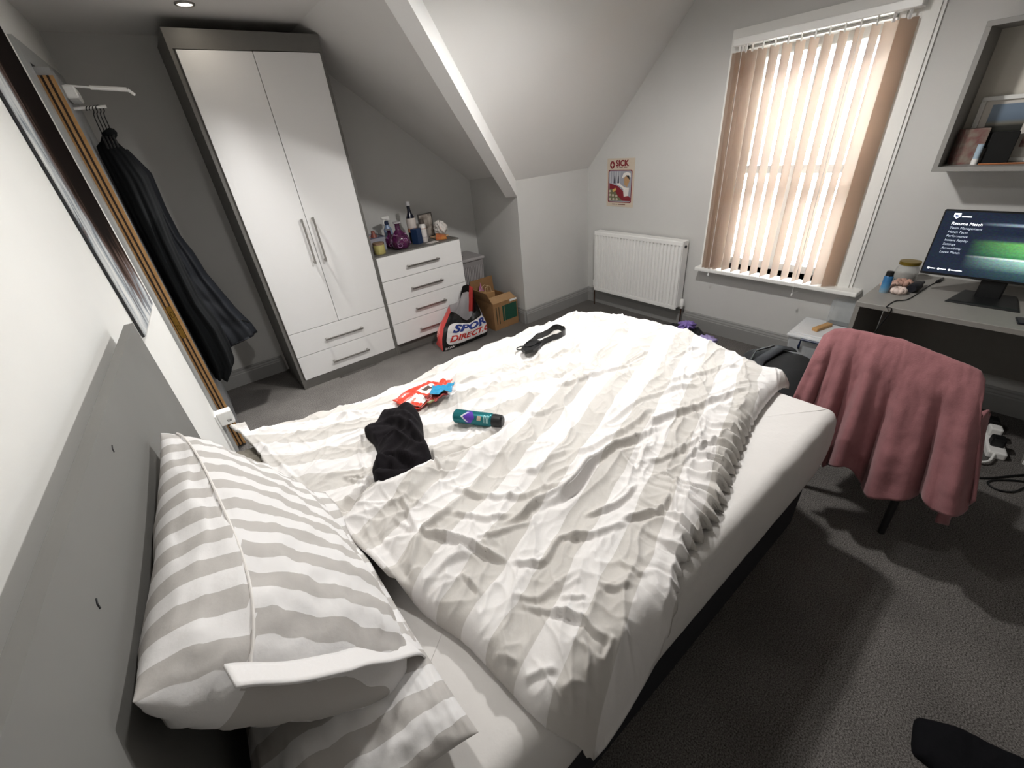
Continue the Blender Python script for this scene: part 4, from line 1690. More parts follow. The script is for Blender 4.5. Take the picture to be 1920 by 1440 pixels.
ac_ = math.atan2(CAM[2] - za, 0.6) + math.pi
ac_ = math.radians(140)
can_band(lambda q: (clen * (0.20 + 0.10 * abs(q)), clen * (0.47 - 0.08 * abs(q))), ac_ - 0.95, ac_ + 0.95, mat('purple_print', '#5a35a8', 0.35), 'purple_band')
can_band(lambda q: (clen * (0.18 + 0.12 * abs(q)), clen * (0.225 + 0.12 * abs(q))), ac_ - 0.75, ac_ + 0.75, mat('white_print', '#e6ebea', 0.35), 'chevron')
can_band(lambda q: (clen * 0.52, clen * 0.60), ac_ - 0.3, ac_ + 0.35, mat('pale_print', '#b8a58f', 0.4), 'emblem')
for k in range(4):
    can_band(lambda q, k=k: (clen * (0.65 + 0.03 * k), clen * (0.665 + 0.03 * k)), ac_ - 0.55 + 0.1 * (k % 2), ac_ + 0.6, mat('small_print', '#9ec2c2', 0.4), 'print_line')

# belt
bp_ = [(988, 656), (1003, 646), (1020, 634), (1036, 625), (1050, 622), (1059, 628), (1055, 638), (1040, 645), (1022, 650), (1008, 656), (996, 661), (984, 662)]
pp = []
for k, q in enumerate(smooth_path(bp_, 5)):
    w_ = onz(q[0], q[1], 0.69)
    pp.append((w_[0], w_[1], float(hz(w_[0], w_[1])) + 0.02))
bc = np.mean(np.array(pp), axis=0)
bt = thing('belt', 'coiled black leather belt on the foot end of the duvet', 'belt', tuple(bc))
b = B()
vs, fs = [], []
for k, p_ in enumerate(pp):
    vs += [(p_[0] - bc[0], p_[1] - bc[1], p_[2] - bc[2] - 0.018), (p_[0] - bc[0], p_[1] - bc[1], p_[2] - bc[2] + 0.012)]
for k in range(len(pp) - 1):
    fs.append((2 * k, 2 * k + 2, 2 * k + 3, 2 * k + 1))
b._add(vs, fs)
M_leather = mat('black_leather', '#121214', 0.45, bump=0.1, bscale=200)
st_ = b.build('strap', M_leather, bt, recalc=False)
md = st_.modifiers.new('thick', 'SOLIDIFY')
md.thickness = 0.004
fl = [(978, 662), (985, 652), (1005, 645), (1018, 648), (1012, 656), (1000, 664), (985, 667)]
O = [onz(p[0], p[1], 0.70) for p in fl]
b = B()
zt = max(float(hz(p[0], p[1])) for p in O)
n_ = len(O)
b._add([(p[0] - bc[0], p[1] - bc[1], zt - bc[2] + 0.004) for p in O] + [(p[0] - bc[0], p[1] - bc[1], zt - bc[2] + 0.018) for p in O],
       [list(range(n_))[::-1], list(range(n_, 2 * n_))] + [(i, (i + 1) % n_, n_ + (i + 1) % n_, n_ + i) for i in range(n_)])
b.build('folded_end', M_leather, bt)
b = B()
p_ = onz(977, 659, 0.70)
b.tube([(p_[0] - bc[0] + 0.022 * math.cos(a), p_[1] - bc[1] + 0.016 * math.sin(a), zt - bc[2] + 0.012) for a in np.linspace(0, 2 * math.pi, 13)], 0.003, 6)
b.build('buckle', M_darkgrey, bt, True)

# ------------------------------------------------------------ canvas on the left wall
cy0, cy1, cz0, cz1 = 1.80, 2.36, 1.05, 2.10


def paint_mat():
    m = mat('brushed_canvas', '#8a8684', 0.8, spec=0.05)
    nt = m.node_tree
    L = nt.links.new
    p = nt.nodes['Principled BSDF']
    tc = nt.nodes.new('ShaderNodeTexCoord')
    mp = nt.nodes.new('ShaderNodeMapping')
    mp.inputs['Scale'].default_value = (1, 9, 1.6)
    mp.inputs['Rotation'].default_value = (0.12, 0, 0)
    L(tc.outputs['Object'], mp.inputs['Vector'])
    n1 = nt.nodes.new('ShaderNodeTexNoise')
    n1.inputs['Scale'].default_value = 2.2
    n1.inputs['Detail'].default_value = 8
    n1.inputs['Distortion'].default_value = 0.8
    L(mp.outputs[0], n1.inputs['Vector'])
    sp = nt.nodes.new('ShaderNodeSeparateXYZ')
    L(tc.outputs['Object'], sp.inputs[0])
    # the dark figure stands on the far side of the canvas, pale washes below
    s1 = nt.nodes.new('ShaderNodeMapRange')
    s1.inputs['From Min'].default_value = 0.08
    s1.inputs['From Max'].default_value = 0.26
    L(sp.outputs[1], s1.inputs['Value'])
    s2 = nt.nodes.new('ShaderNodeMapRange')
    s2.inputs['From Min'].default_value = 0.0
    s2.inputs['From Max'].default_value = 0.5
    L(sp.outputs[2], s2.inputs['Value'])
    mu = nt.nodes.new('ShaderNodeMath')
    mu.operation = 'MULTIPLY'
    L(s1.outputs[0], mu.inputs[0])
    L(s2.outputs[0], mu.inputs[1])
    sb = nt.nodes.new('ShaderNodeMath')
    sb.operation = 'MULTIPLY_ADD'
    sb.inputs[1].default_value = -0.75
    L(mu.outputs[0], sb.inputs[0])
    ad = nt.nodes.new('ShaderNodeMath')
    ad.operation = 'ADD'
    ad.inputs[1].default_value = 0.12
    L(n1.outputs['Fac'], ad.inputs[0])
    L(ad.outputs[0], sb.inputs[2])
    r = nt.nodes.new('ShaderNodeValToRGB')
    e = r.color_ramp.elements
    stp = [(0.06, '#17110f'), (0.22, '#33261f'), (0.38, '#6a5a55'), (0.5, '#7f868c'), (0.6, '#b9bcbd'), (0.75, '#d6d6d3')]
    while len(e) < len(stp):
        e.new(0.5)
    for k, (q, c_) in enumerate(stp):
        e[k].position = q
        e[k].color = C(c_)
    L(sb.outputs[0], r.inputs['Fac'])
    L(r.outputs['Color'], p.inputs['Base Color'])
    return m


cv = thing('canvas_painting', 'tall canvas painting of dark brown and grey brush strokes on the wall', 'painting', (xl(cy0) + 0.003, cy0, cz0), -math.atan(WM))
b = B()
b.box((0, 0, 0), (0.012, cy1 - cy0, cz1 - cz0), 0.002)
b.build('stretched_canvas', paint_mat(), cv)
b = B()
b.box((0.0, -0.003, -0.003), (0.007, 0.0, cz1 - cz0))
b.build('edge_strip', M_darkgrey, cv)

# plug-in adaptor low on the wall
pw = np.array([xl(2.455), 2.455, 0.30])
pg = thing('plug_adaptor', 'white plug in adaptor low on the wall beside the door frame', 'adaptor', tuple(pw), -math.atan(WM))
b = B()
b.box((0.0, -0.045, -0.045), (0.009, 0.045, 0.045), 0.003)
b.build('socket_plate', M_white, pg)
b = B()
b.box((0.008, -0.03, -0.04), (0.085, 0.03, 0.05), 0.008, 2)
b.build('adaptor_body', M_white, pg)
for k in range(4):
    b = B()
    b.box((0.05 + k * 0.006, -0.0312, -0.02), (0.0525 + k * 0.006, -0.0298, -0.005))
    b.build('print_bar', M_darkgrey, pg)

# ------------------------------------------------------------ coats on the door
M_coat = mat('black_coat_wool', '#101214', 0.9, spec=0.2, bump=0.2, bscale=150)
M_puff = mat('charcoal_puffer', '#22252b', 0.6, bump=0.12, bscale=60)


def coat(name, label, y0, right, left, ry, m, seed, quilt=0.0, folds=7):
    """lofted garment: pixel silhouettes on the plane Y=y0, given depth along the door"""
    Rr = [ony(p[0], p[1], y0) for p in right]
    Ll = [ony(p[0], p[1], y0) for p in left]
    zr = np.array([p[2] for p in Rr])
    xr = np.array([p[0] for p in Rr])
    zl_ = np.array([p[2] for p in Ll])
    xl_ = np.array([p[0] for p in Ll])
    zt_, zb2 = max(zr.max(), zl_.max()), min(zr.min(), zl_.min())
    nz, na = 70, 72
    zz = np.linspace(zt_, zb2, nz)
    xR = np.interp(-zz, -zr, xr)
    xL = np.interp(-zz, -zl_, xl_)
    xL = np.minimum(np.maximum(xL, 0.323), xR - 0.02)
    th = np.linspace(0, 2 * np.pi, na, endpoint=False)
    vs, fs = [], []
    yc = y0
    for i in range(nz):
        q = i / (nz - 1)
        tap = min(1.0, 0.25 + 2.6 * q) if q < 0.3 else 1.0
        cx, rx = (xR[i] + xL[i]) / 2, (xR[i] - xL[i]) / 2
        for a in th:
            fo = 1 + (0.05 + 0.10 * q) * math.sin(folds * a + seed + 2.5 * q) + 0.04 * math.sin((folds * 2 + 1) * a + seed * 2 - 3 * q)
            if quilt:
                fo += quilt * abs(math.sin(q * 22 + 0.6 * math.sin(a * 2)))
            vs.append((cx + rx * math.cos(a) * (1 + 0.35 * (fo - 1)), yc + ry * tap * math.sin(a) * fo, zz[i] + 0.012 * math.sin(3 * a + seed) * q))
    for i in range(nz - 1):
        for k in range(na):
            l_ = (k + 1) % na
            fs.append((i * na + k, i * na + l_, (i + 1) * na + l_, (i + 1) * na + k))
    fs.append(list(range(na)))
    # hem closed inward
    fs.append([(nz - 1) * na + k for k in range(na)][::-1])
    c = np.mean(np.array(vs), axis=0)
    t = thing(name, label, 'coat', tuple(c), 0, 'coats on the door')
    b = B()
    b._add([tuple(np.array(v) - c) for v in vs], fs)
    b.build('body', m, t, True)
    return t, c


ct, cc_ = coat('coat', 'long black wool coat on a hanger hooked over the door', 2.80,
               [(200, 256), (215, 262), (245, 290), (278, 335), (300, 390), (318, 440), (345, 500), (372, 555), (408, 600), (428, 640), (438, 672), (425, 695)],
               [(196, 256), (180, 275), (190, 300), (216, 350), (247, 410), (283, 480), (314, 540), (340, 590), (367, 640), (392, 690)], 0.165, M_coat, 1)
b = B()
p0 = ony(203, 256, 2.80) - cc_
b.tube([tuple(p0 + np.array((0.0, -0.05, 0.0))), tuple(p0 + np.array((0.02, 0.0, 0.015))), tuple(p0 + np.array((0.0, 0.06, 0.0)))], 0.022, 8)
b.build('collar', M_coat, ct, True)
ct2, cc2 = coat('coat', 'charcoal quilted puffer jacket hanging beside the black coat', 3.165,
                [(240, 280), (285, 325), (310, 385), (338, 440), (362, 470), (388, 512), (418, 548), (440, 575), (470, 605), (482, 622), (462, 636), (430, 640)],
                [(230, 285), (250, 330), (275, 400), (305, 470), (345, 540), (385, 600), (412, 640)], 0.13, M_puff, 4, 0.05, 5)
b = B()
p0 = ony(455, 600, 3.06) - cc2
b.tube([tuple(p0 + np.array((-0.05, -0.02, 0.02))), tuple(p0), tuple(p0 + np.array((0.03, 0.0, -0.03)))], 0.006, 6)
b.build('pocket_zip', M_black, ct2, True)
for k in range(4):
    hp = ony(168, 205, 2.80) + np.array((0.013 * k, 0, -0.004 + 0.001 * k))
    hg = thing('coat_hanger', 'black wire coat hanger hook on the door rail', 'hanger', tuple(hp), 0, 'hangers on the door')
    b = B()
    pts_ = [(0.0, 0.016 * math.cos(a), 0.016 * math.sin(a)) for a in np.linspace(math.pi * 1.05, -math.pi * 0.35, 12)]
    pts_ += [(0.0, 0.004, -0.03), (0.0, 0, -0.10)]
    b.M = Matrix.Rotation(math.radians(-50 - 4 * k), 4, 'Z')
    b.tube(pts_, 0.0022, 6)
    b.build('hook', M_black, hg, True)
    b = B()
    b.tube([(0.0, -0.17, -0.165), (0, -0.08, -0.12), (0, 0, -0.10), (0, 0.08, -0.12), (0, 0.17, -0.165)], 0.0042, 6)
    b.build('shoulder_bar', M_black, hg, True)

# ------------------------------------------------------------ poster
M_red = mat('poster_red', '#7c2029', 0.8)
M_pcream = mat('poster_cream', '#c8baa8', 0.8)
ps = thing('poster', 'small cream and red retro poster headed SICK above the radiator', 'poster', (XW - 0.001, 2.477, 0.962))
PWd, PHt = 0.299, 0.394
pt = []


def pq(name, pts, m, d, parent):
    b = B()
    n = len(pts)
    b._add([(-d, -p[0] * PWd, p[1] * PHt) for p in pts], [list(range(n))])
    return b.build(name, m, parent, recalc=False)


b = B()
b.box((-0.0012, -PWd, 0), (0, 0, PHt))
pp_ = b.build('sheet', M_pcream, ps)


def rr(u0, u1, v0, v1, r=0.05):
    o = []
    for cx_, cy_, a0 in ((u1 - r, v1 - r * 0.75, 0), (u0 + r, v1 - r * 0.75, 90), (u0 + r, v0 + r * 0.75, 180), (u1 - r, v0 + r * 0.75, 270)):
        for k in range(5):
            a = math.radians(a0 + 22.5 * k)
            o.append((cx_ + r * math.cos(a), cy_ + r * 0.75 * math.sin(a)))
    return o


pq('picture_border', rr(0.05, 0.93, 0.09, 0.77), M_red, 0.0016, pp_)
pq('picture_sky', rr(0.075, 0.905, 0.108, 0.752), mat('poster_grey', '#9a9aa2', 0.7), 0.0020, pp_)
for k in range(5):
    u = 0.11 + k * 0.09
    pq('stripe', [(u, 0.45), (u + 0.03, 0.45), (u + 0.03, 0.74), (u, 0.74)], mat('poster_pale', '#bfc0c4', 0.7), 0.0023, pp_)
pq('counter', [(0.10, 0.50), (0.42, 0.44), (0.90, 0.20), (0.90, 0.13), (0.12, 0.13)], M_red, 0.0024, pp_)
pq('counter_front', [(0.09, 0.38), (0.30, 0.36), (0.45, 0.22), (0.62, 0.13), (0.09, 0.12)], mat('poster_olive', '#6d6a4e', 0.7), 0.0027, pp_)
pq('figure_hat', [(0.56, 0.60), (0.62, 0.70), (0.75, 0.73), (0.87, 0.70), (0.88, 0.62), (0.72, 0.64)], mat('poster_white', '#e2dcd6', 0.7), 0.0028, pp_)
pq('figure_face', [(0.64, 0.60), (0.72, 0.66), (0.82, 0.64), (0.84, 0.54), (0.76, 0.42), (0.66, 0.47)], mat('poster_tan', '#b08a64', 0.7), 0.0030, pp_)
pq('figure_hair', [(0.70, 0.66), (0.82, 0.66), (0.86, 0.56), (0.80, 0.60)], mat('poster_black', '#2b2422', 0.7), 0.0032, pp_)
pq('figure_arm', [(0.36, 0.49), (0.48, 0.50), (0.66, 0.42), (0.80, 0.40), (0.68, 0.36)], mat('poster_white2', '#e2dcd6', 0.7), 0.0034, pp_)
pq('figure_apron', [(0.62, 0.40), (0.84, 0.41), (0.82, 0.24), (0.66, 0.22)], mat('poster_white3', '#d9d2cc', 0.7), 0.0033, pp_)
pq('dish', [(0.22, 0.36), (0.34, 0.40), (0.38, 0.36), (0.26, 0.31)], mat('poster_yellow', '#c9a25c', 0.7), 0.0036, pp_)
for k, (u, v) in enumerate(((0.12, 0.33), (0.13, 0.25), (0.25, 0.24), (0.38, 0.23), (0.14, 0.16), (0.27, 0.16), (0.40, 0.16))):
    pq('plate', [(u + 0.045 * math.cos(a), v + 0.03 * math.sin(a)) for a in np.linspace(0, 2 * math.pi, 9)[:-1]], mat('poster_plate', '#b7ab98', 0.7), 0.0036, pp_)
for u in (0.26, 0.40):
    pq('bottle_print', [(u, 0.50), (u + 0.07, 0.49), (u + 0.06, 0.58), (u + 0.045, 0.65), (u + 0.025, 0.65), (u + 0.01, 0.58)], mat('poster_dark', '#4a4a50', 0.7), 0.0030, pp_)
vs, fs = text_mesh('SICK', 0.066, 0.0, 0.003)
b = B()
b._add([(-0.0022, -0.096 - x * 1.0, PHt * 0.85 + y * 0.95) for x, y in vs], fs)
b.build('title_text', M_red, pp_, recalc=False)
b = B()
ring = [(math.cos(a), math.sin(a)) for a in np.linspace(0, 2 * math.pi, 25)[:-1]]
b._add([(-0.0022, -0.058 - x * 0.027, PHt * 0.87 + y * 0.031) for x, y in ring], [list(range(24))])
b.build('emblem_disc', M_red, pp_, recalc=False)
b = B()
b._add([(-0.0026, -0.058 - x * 0.02, PHt * 0.87 + y * 0.023) for x, y in ((0, 1), (0.3, 0.3), (1, 0), (0.3, -0.3), (0, -1), (-0.3, -0.3), (-1, 0), (-0.3, 0.3))], [list(range(8))])
b.build('emblem_cross', M_pcream, pp_, recalc=False)
for u0, u1, v in ((0.36, 0.42, 0.815), (0.45, 0.58, 0.815), (0.61, 0.74, 0.815), (0.22, 0.36, 0.045), (0.38, 0.42, 0.045), (0.45, 0.72, 0.045)):
    pq('small_print', [(u0, v), (u1, v), (u1, v + 0.016), (u0, v + 0.016)], mat('print_brown', '#6b3b35', 0.7), 0.002, pp_)

# ------------------------------------------------------------ things on the chest of drawers
CZ = 0.868


def at_chest(px, py):
    p = onz(px, py, CZ)
    return p


def clearm(name, col, a=0.35, rough=0.15):
    return mat(name, col, rough, alpha=a)


p = at_chest(709, 475)
t = thing('candle_jar', 'squat yellow candle jar with brown lid rim on the chest', 'candle', (1.735, 3.15, CZ))
b = B()
b.lathe([(0, 0), (0.042, 0), (0.046, 0.008), (0.046, 0.07), (0.043, 0.075), (0, 0.075)], n=24)
b.build('wax_jar', mat('yellow_wax', '#b9ae6e', 0.4), t, True, angle=40)
b = B()
b.lathe([(0.0, 0.072), (0.047, 0.072), (0.047, 0.088), (0.044, 0.09), (0, 0.09)], n=24)
b.build('lid', mat('brown_lid', '#8a6f58', 0.4), t, True, angle=40)
# clear tub with mixed contents
t = thing('plastic_tub', 'clear plastic tub of toiletries beside the wardrobe', 'tub', (1.77, 3.345, CZ))
b = B()
b.box((-0.10, -0.10, 0), (0.07, 0.11, 0.006))
for lo, hi in (((-0.10, -0.10, 0), (-0.097, 0.11, 0.11)), ((0.067, -0.10, 0), (0.07, 0.11, 0.11)), ((-0.10, -0.10, 0), (0.07, -0.097, 0.11)), ((-0.10, 0.107, 0), (0.07, 0.11, 0.11))):
    b.box(lo, hi)
b.build('tub_wall', clearm('clear_plastic', '#c9cbd6', 0.4), t)
b = B()
b.tube([(-0.10, -0.10, 0.11), (0.07, -0.10, 0.11), (0.07, 0.11, 0.11), (-0.10, 0.11, 0.11), (-0.10, -0.10, 0.11)], 0.004, 6)
b.build('rim', mat('navy_rim', '#3a3f58', 0.4), t)
for k, (x, y, r, h, c_) in enumerate(((-0.055, -0.03, 0.03, 0.15, '#b98a84'), (0.02, 0.01, 0.026, 0.15, '#8f5348'), (-0.05, 0.05, 0.028, 0.16, '#a8564a'), (0.025, -0.055, 0.026, 0.10, '#6d76a8'), (0.03, 0.068, 0.026, 0.11, '#8d86b8'))):
    bt_ = B()
    bt_.lathe([(0, 0.006), (r, 0.006), (r, h * 0.75), (r * 0.6, h * 0.85), (r * 0.6, h), (0, h)], (x, y, 0), 14)
    o = bt_.build('toiletry_bottle', mat('toiletry', c_, 0.4), None, True, (1.77, 3.345, CZ), angle=40)
    tag(o, ['pink bottle in the clear tub at the wardrobe side', 'brown bottle in the middle of the clear tub', 'red capped bottle at the back of the clear tub', 'blue bottle at the front of the clear tub', 'lilac bottle at the back of the clear tub'][k], 'bottle', 'bottles in the tub')
# purple glass bottles
M_purple = mat('purple_glass', '#4a1740', 0.12, var=0.35, vscale=45, coat=0.6)
for nm, x, y, s_, lab in (('a', 1.93, 3.15, 1.0, 'large purple patterned glass bottle with white stopper'), ('b', 1.905, 3.29, 0.7, 'smaller purple patterned glass bottle behind the large one')):
    t = thing('glass_bottle', lab, 'bottle', (x, y, CZ), 0, 'purple glass bottles')
    b = B()
    b.lathe([(0, 0), (0.05 * s_, 0), (0.072 * s_, 0.02 * s_), (0.08 * s_, 0.055 * s_), (0.068 * s_, 0.10 * s_), (0.04 * s_, 0.135 * s_), (0.022 * s_, 0.155 * s_), (0.02 * s_, 0.195 * s_), (0.03 * s_, 0.205 * s_), (0.03 * s_, 0.212 * s_), (0, 0.212 * s_)], n=28)
    b.build('bottle_glass', M_purple, t, True, angle=50)
    b = B()
    b.lathe([(0, 0.205 * s_), (0.034 * s_, 0.205 * s_), (0.034 * s_, 0.215 * s_), (0, 0.218 * s_)], n=20)
    b.build('stopper', mat('pale_stopper', '#b9b4b8', 0.3), t, True, angle=40)
    for k in range(9):
        a = k * 0.7
        b = B()
        zc_ = (0.04 + 0.035 * (k % 3)) * s_
        rr_ = (0.0805 if k % 3 == 0 else 0.075 if k % 3 == 1 else 0.055) * s_
        b.tube([(rr_ * math.cos(a + 0.25 * math.cos(q)), rr_ * math.sin(a + 0.25 * math.cos(q)), zc_ + 0.014 * math.sin(q)) for q in np.linspace(0, 2 * math.pi, 11)], 0.0025, 5)
        b.build('raised_swirl', mat('lilac_swirl', '#a87aa6', 0.3), t, True)
# spray bottle
t = thing('spray_bottle', 'pale blue trigger spray bottle at the back of the chest', 'spray bottle', (1.945, 3.40, CZ), 0.4)
b = B()
b.lathe([(0, 0), (0.036, 0), (0.038, 0.01), (0.036, 0.13), (0.018, 0.16), (0.016, 0.175), (0, 0.175)], n=22)
b.build('bottle_body', mat('pale_blue_bottle', '#8195b3', 0.25), t, True, angle=40)
b = B()
b.lathe([(0.018, 0.17), (0.018, 0.20), (0, 0.2)], n=16)
b.build('collar', mat('navy_collar', '#26304a', 0.4), t, True, angle=40)
b = B()
b.hexa([(-0.05, -0.013, 0.225), (0.035, -0.013, 0.20), (0.035, 0.013, 0.20), (-0.05, 0.013, 0.225), (-0.05, -0.01, 0.238), (0.035, -0.012, 0.238), (0.035, 0.012, 0.238), (-0.05, 0.01, 0.238)], 0.003)
b.build('spray_head', M_white, t)
b = B()
b.tube([(-0.02, 0, 0.215), (-0.035, 0, 0.19), (-0.03, 0, 0.165)], 0.006, 6)
b.build('trigger', M_white, t, True)
# tall bottle
t = thing('wine_bottle', 'tall dark blue bottle with white and orange label on the chest', 'bottle', (2.135, 3.31, CZ))
b = B()
b.lathe([(0, 0), (0.038, 0), (0.041, 0.006), (0.041, 0.17), (0.038, 0.20), (0.018, 0.245), (0.0145, 0.27), (0.0145, 0.315), (0.017, 0.317), (0.017, 0.33), (0, 0.33)], n=28)
b.build('bottle_glass', mat('midnight_glass', '#0d1022', 0.12, coat=0.5), t, True, angle=45)
b = B()
b.lathe([(0.0418, 0.085), (0.0418, 0.175), (0.039, 0.201)], n=28, cap=False)
b.build('label_white', mat('label_white', '#cfc5be', 0.6), t, True)
b = B()
b.lathe([(0.0421, 0.085), (0.0421, 0.12)], n=28, cap=False)
b.build('label_orange', mat('label_orange', '#c98a66', 0.6), t, True)
b = B()
b.lathe([(0.0155, 0.30), (0.018, 0.302), (0.018, 0.334), (0, 0.336)], n=18)
b.build('cap', mat('silver_cap', '#b9b7b8', 0.3), t, True, angle=40)
# blue box
o = B().box((-0.034, -0.034, 0), (0.034, 0.034, 0.125), 0.002).build('gift_box', mat('navy_card', '#1d3457', 0.5), None, False, (2.11, 3.20, CZ))
o.rotation_euler = (0, 0, 0.5)
tag(o, 'small navy blue cardboard box standing before the tall bottle', 'box')
# white spray can
t = thing('aerosol_can', 'slim white aerosol can with dark cap on the chest', 'spray can', (2.185, 3.21, CZ))
b = B()
b.lathe([(0, 0), (0.026, 0), (0.028, 0.006), (0.028, 0.14), (0.02, 0.152), (0, 0.152)], n=24)
b.build('can_body', ramp_mat('aerosol_print', [(0, '#cfc9c6'), (0.25, '#b7aeb0'), (0.3, '#d9d4d0'), (0.72, '#c2a79b'), (0.78, '#dcd8d4')], 'Z', 0.4, 0, 0.15), t, True, angle=40)
b = B()
b.lathe([(0.0, 0.15), (0.021, 0.15), (0.02, 0.188), (0, 0.19)], n=20)
b.build('cap', mat('brown_cap', '#4c443e', 0.4), t, True, angle=40)
# framed photo leaning on the wall side
t = thing('photo_frame', 'small dark framed photograph standing on the chest', 'photo frame', (2.30, 3.36, CZ), 0.12)
for lo, hi in (((-0.075, -0.006, 0), (0.075, 0.006, 0.01)), ((-0.075, -0.006, 0.20), (0.075, 0.006, 0.21)), ((-0.075, -0.006, 0.01), (-0.066, 0.006, 0.20)), ((0.066, -0.006, 0.01), (0.075, 0.006, 0.20))):
    b = B()
    b.box(lo, hi, 0.001)
    b.build('frame_bar', mat('dark_frame', '#4b4743', 0.4), t)
b = B()
b.box((-0.066, -0.003, 0.01), (0.066, 0.003, 0.20))
b.build('photograph', mat('old_photo', '#5b5048', 0.5, col2='#b7aea4', vscale=16, detail=5), t)
b = B()
b.box((-0.02, 0.006, 0), (0.02, 0.05, 0.006))
b.build('easel_foot', M_darkgrey, t)
# perfume bottle
t = thing('perfume_bottle', 'clear perfume bottle with silver stopper beside the photo frame', 'bottle', (2.235, 3.27, CZ))
b = B()
b.box((-0.022, -0.015, 0), (0.022, 0.015, 0.085), 0.006, 2)
b.build('bottle_glass', mat('perfume_glass', '#8f8a86', 0.08, alpha=0.7), t)
b = B()
b.lathe([(0.0, 0.085), (0.008, 0.085), (0.008, 0.10), (0.016, 0.105), (0.016, 0.125), (0, 0.13)], n=16)
b.build('stopper', M_chrome, t, True, angle=40)
# orange packet, tray, tissue bundle, card
o = B().hexa([(-0.05, -0.03, 0), (0.05, -0.03, 0), (0.05, 0.03, 0), (-0.05, 0.03, 0), (-0.045, -0.02, 0.05), (0.04, -0.025, 0.03), (0.04, 0.025, 0.035), (-0.045, 0.02, 0.055)], 0.004, 2).build('snack_pouch', mat('orange_pouch', '#a5481f', 0.4, col2='#c07a30', vscale=20), None, False, (2.325, 3.16, CZ))
o.rotation_euler = (0, 0, -0.5)
tag(o, 'crumpled orange snack pouch at the front of the chest', 'pouch')
o = B().box((-0.075, -0.05, 0), (0.075, 0.05, 0.012), 0.004).build('wooden_tray', mat('pale_wood', '#c3a587', 0.5, var=0.08, vscale=30), None, False, (2.365, 3.27, CZ))
tag(o, 'small pale wooden tray at the end of the chest', 'tray')


def crumple(name, label, cat, c, r, h, m, seed, group=None):
    n1, n2 = 40, 24
    U, V = np.meshgrid(np.linspace(0, 2 * np.pi, n1), np.linspace(0.0, 1.0, n2), indexing='ij')
    rad = np.sin(V * math.pi * 0.97 + 0.04)
    k = 1 + 0.8 * (ridged(np.cos(U) * 2.2 + V * 3, np.sin(U) * 2.2 - V * 2, seed) - 0.55) + 0.15 * pn(np.cos(U) * 4, np.sin(U) * 4 + V * 5, seed + 1)
    X_, Y_ = r * rad * k * np.cos(U), r * rad * k * np.sin(U)
    Z_ = h * (0.5 - 0.5 * np.cos(V * math.pi)) * (1 + 0.15 * pn(np.cos(U) * 2 + 3, np.sin(U) * 2, seed + 2))
    o = grid_object(name, X_, Y_, np.maximum(Z_, 0), m)
    o.location = c
    return tag(o, label, cat, group)


crumple('tissue_bundle', 'scrunched white tissue bundle on the wooden tray', 'tissue', (2.39, 3.27, CZ + 0.011), 0.05, 0.12, mat('white_tissue', '#dcd6d1', 0.8), 5)
o = B().box((-0.05, -0.03, 0), (0.05, 0.03, 0.002)).build('paper_card', mat('white_card', '#d8d2ce', 0.7), None, False, (2.205, 3.115, CZ))
o.rotation_euler = (0, 0, 0.3)
tag(o, 'flat white card at the front edge of the chest top', 'card')

# ------------------------------------------------------------ laundry basket
lb = thing('laundry_basket', 'grey ribbed plastic laundry basket with lid between chest and wall', 'basket', (2.615, 3.345, 0), -0.05)
M_bask = mat('grey_basket', '#a09c9c', 0.6)
b = B()
w0, d0, w1, d1, hh = 0.125, 0.13, 0.15, 0.16, 0.60
b.hexa([(-w0, -d0, 0), (w0, -d0, 0), (w0, d0, 0), (-w0, d0, 0), (-w1, -d1, hh), (w1, -d1, hh), (w1, d1, hh), (-w1, d1, hh)], 0.012, 2)
b.build('basket_body', mat('basket_inner', '#8a8686', 0.7), lb)
for k in range(15):
    x = -0.115 + k * 0.0165
    s1 = x / 0.13
    b = B()
    b.hexa([(s1 * w0 - 0.005, -d0 - 0.006, 0.05), (s1 * w0 + 0.005, -d0 - 0.006, 0.05), (s1 * w0 + 0.005, -d0, 0.05), (s1 * w0 - 0.005, -d0, 0.05),
            (s1 * w1 - 0.005, -d1 - 0.006, hh - 0.05), (s1 * w1 + 0.005, -d1 - 0.006, hh - 0.05), (s1 * w1 + 0.005, -d1, hh - 0.05), (s1 * w1 - 0.005, -d1, hh - 0.05)])
    b.build('rib', M_bask, lb)
b = B()
b.box((-w1 - 0.012, -d1 - 0.014, hh - 0.002), (w1 + 0.012, d1 + 0.012, hh + 0.03), 0.012, 3)
b.build('lid', M_bask, lb)
b = B()
b.box((-0.06, -0.03, hh + 0.0295), (0.0, -0.012, hh + 0.031))
b.build('hand_slot', M_darkgrey, lb)

# ------------------------------------------------------------ cardboard box
M_card = mat('brown_cardboard', '#8f6c48', 0.8, var=0.05, vscale=12)
M_card2 = mat('brown_cardboard_light', '#a98660', 0.8, var=0.05, vscale=12)
cb = thing('cardboard_box', 'open brown cardboard box with green printed panel in the recess corner', 'box', (2.545, 2.795, 0), 0.0)
bw, bd, bh = 0.29, 0.36, 0.265
for nm, lo, hi in (('front_side', (0, 0, 0), (bw, 0.005, bh)), ('back_side', (0, bd - 0.005, 0), (bw, bd, bh)), ('left_side', (0, 0.005, 0), (0.005, bd - 0.005, bh)),
                   ('right_side', (bw - 0.005, 0.005, 0), (bw, bd - 0.005, bh)), ('bottom_side', (0.005, 0.005, 0), (bw - 0.005, bd - 0.005, 0.005))):
    b = B()
    b.box(lo, hi)
    b.build(nm, M_card, cb)
b = B()
b.hexa([(0.0, 0.01, bh), (0.004, 0.01, bh), (0.004, bd - 0.01, bh), (0.0, bd - 0.01, bh), (-0.06, 0.0, bh + 0.12), (-0.056, 0.0, bh + 0.122), (-0.056, bd - 0.02, bh + 0.122), (-0.06, bd - 0.02, bh + 0.12)])
b.build('left_flap', M_card, cb)
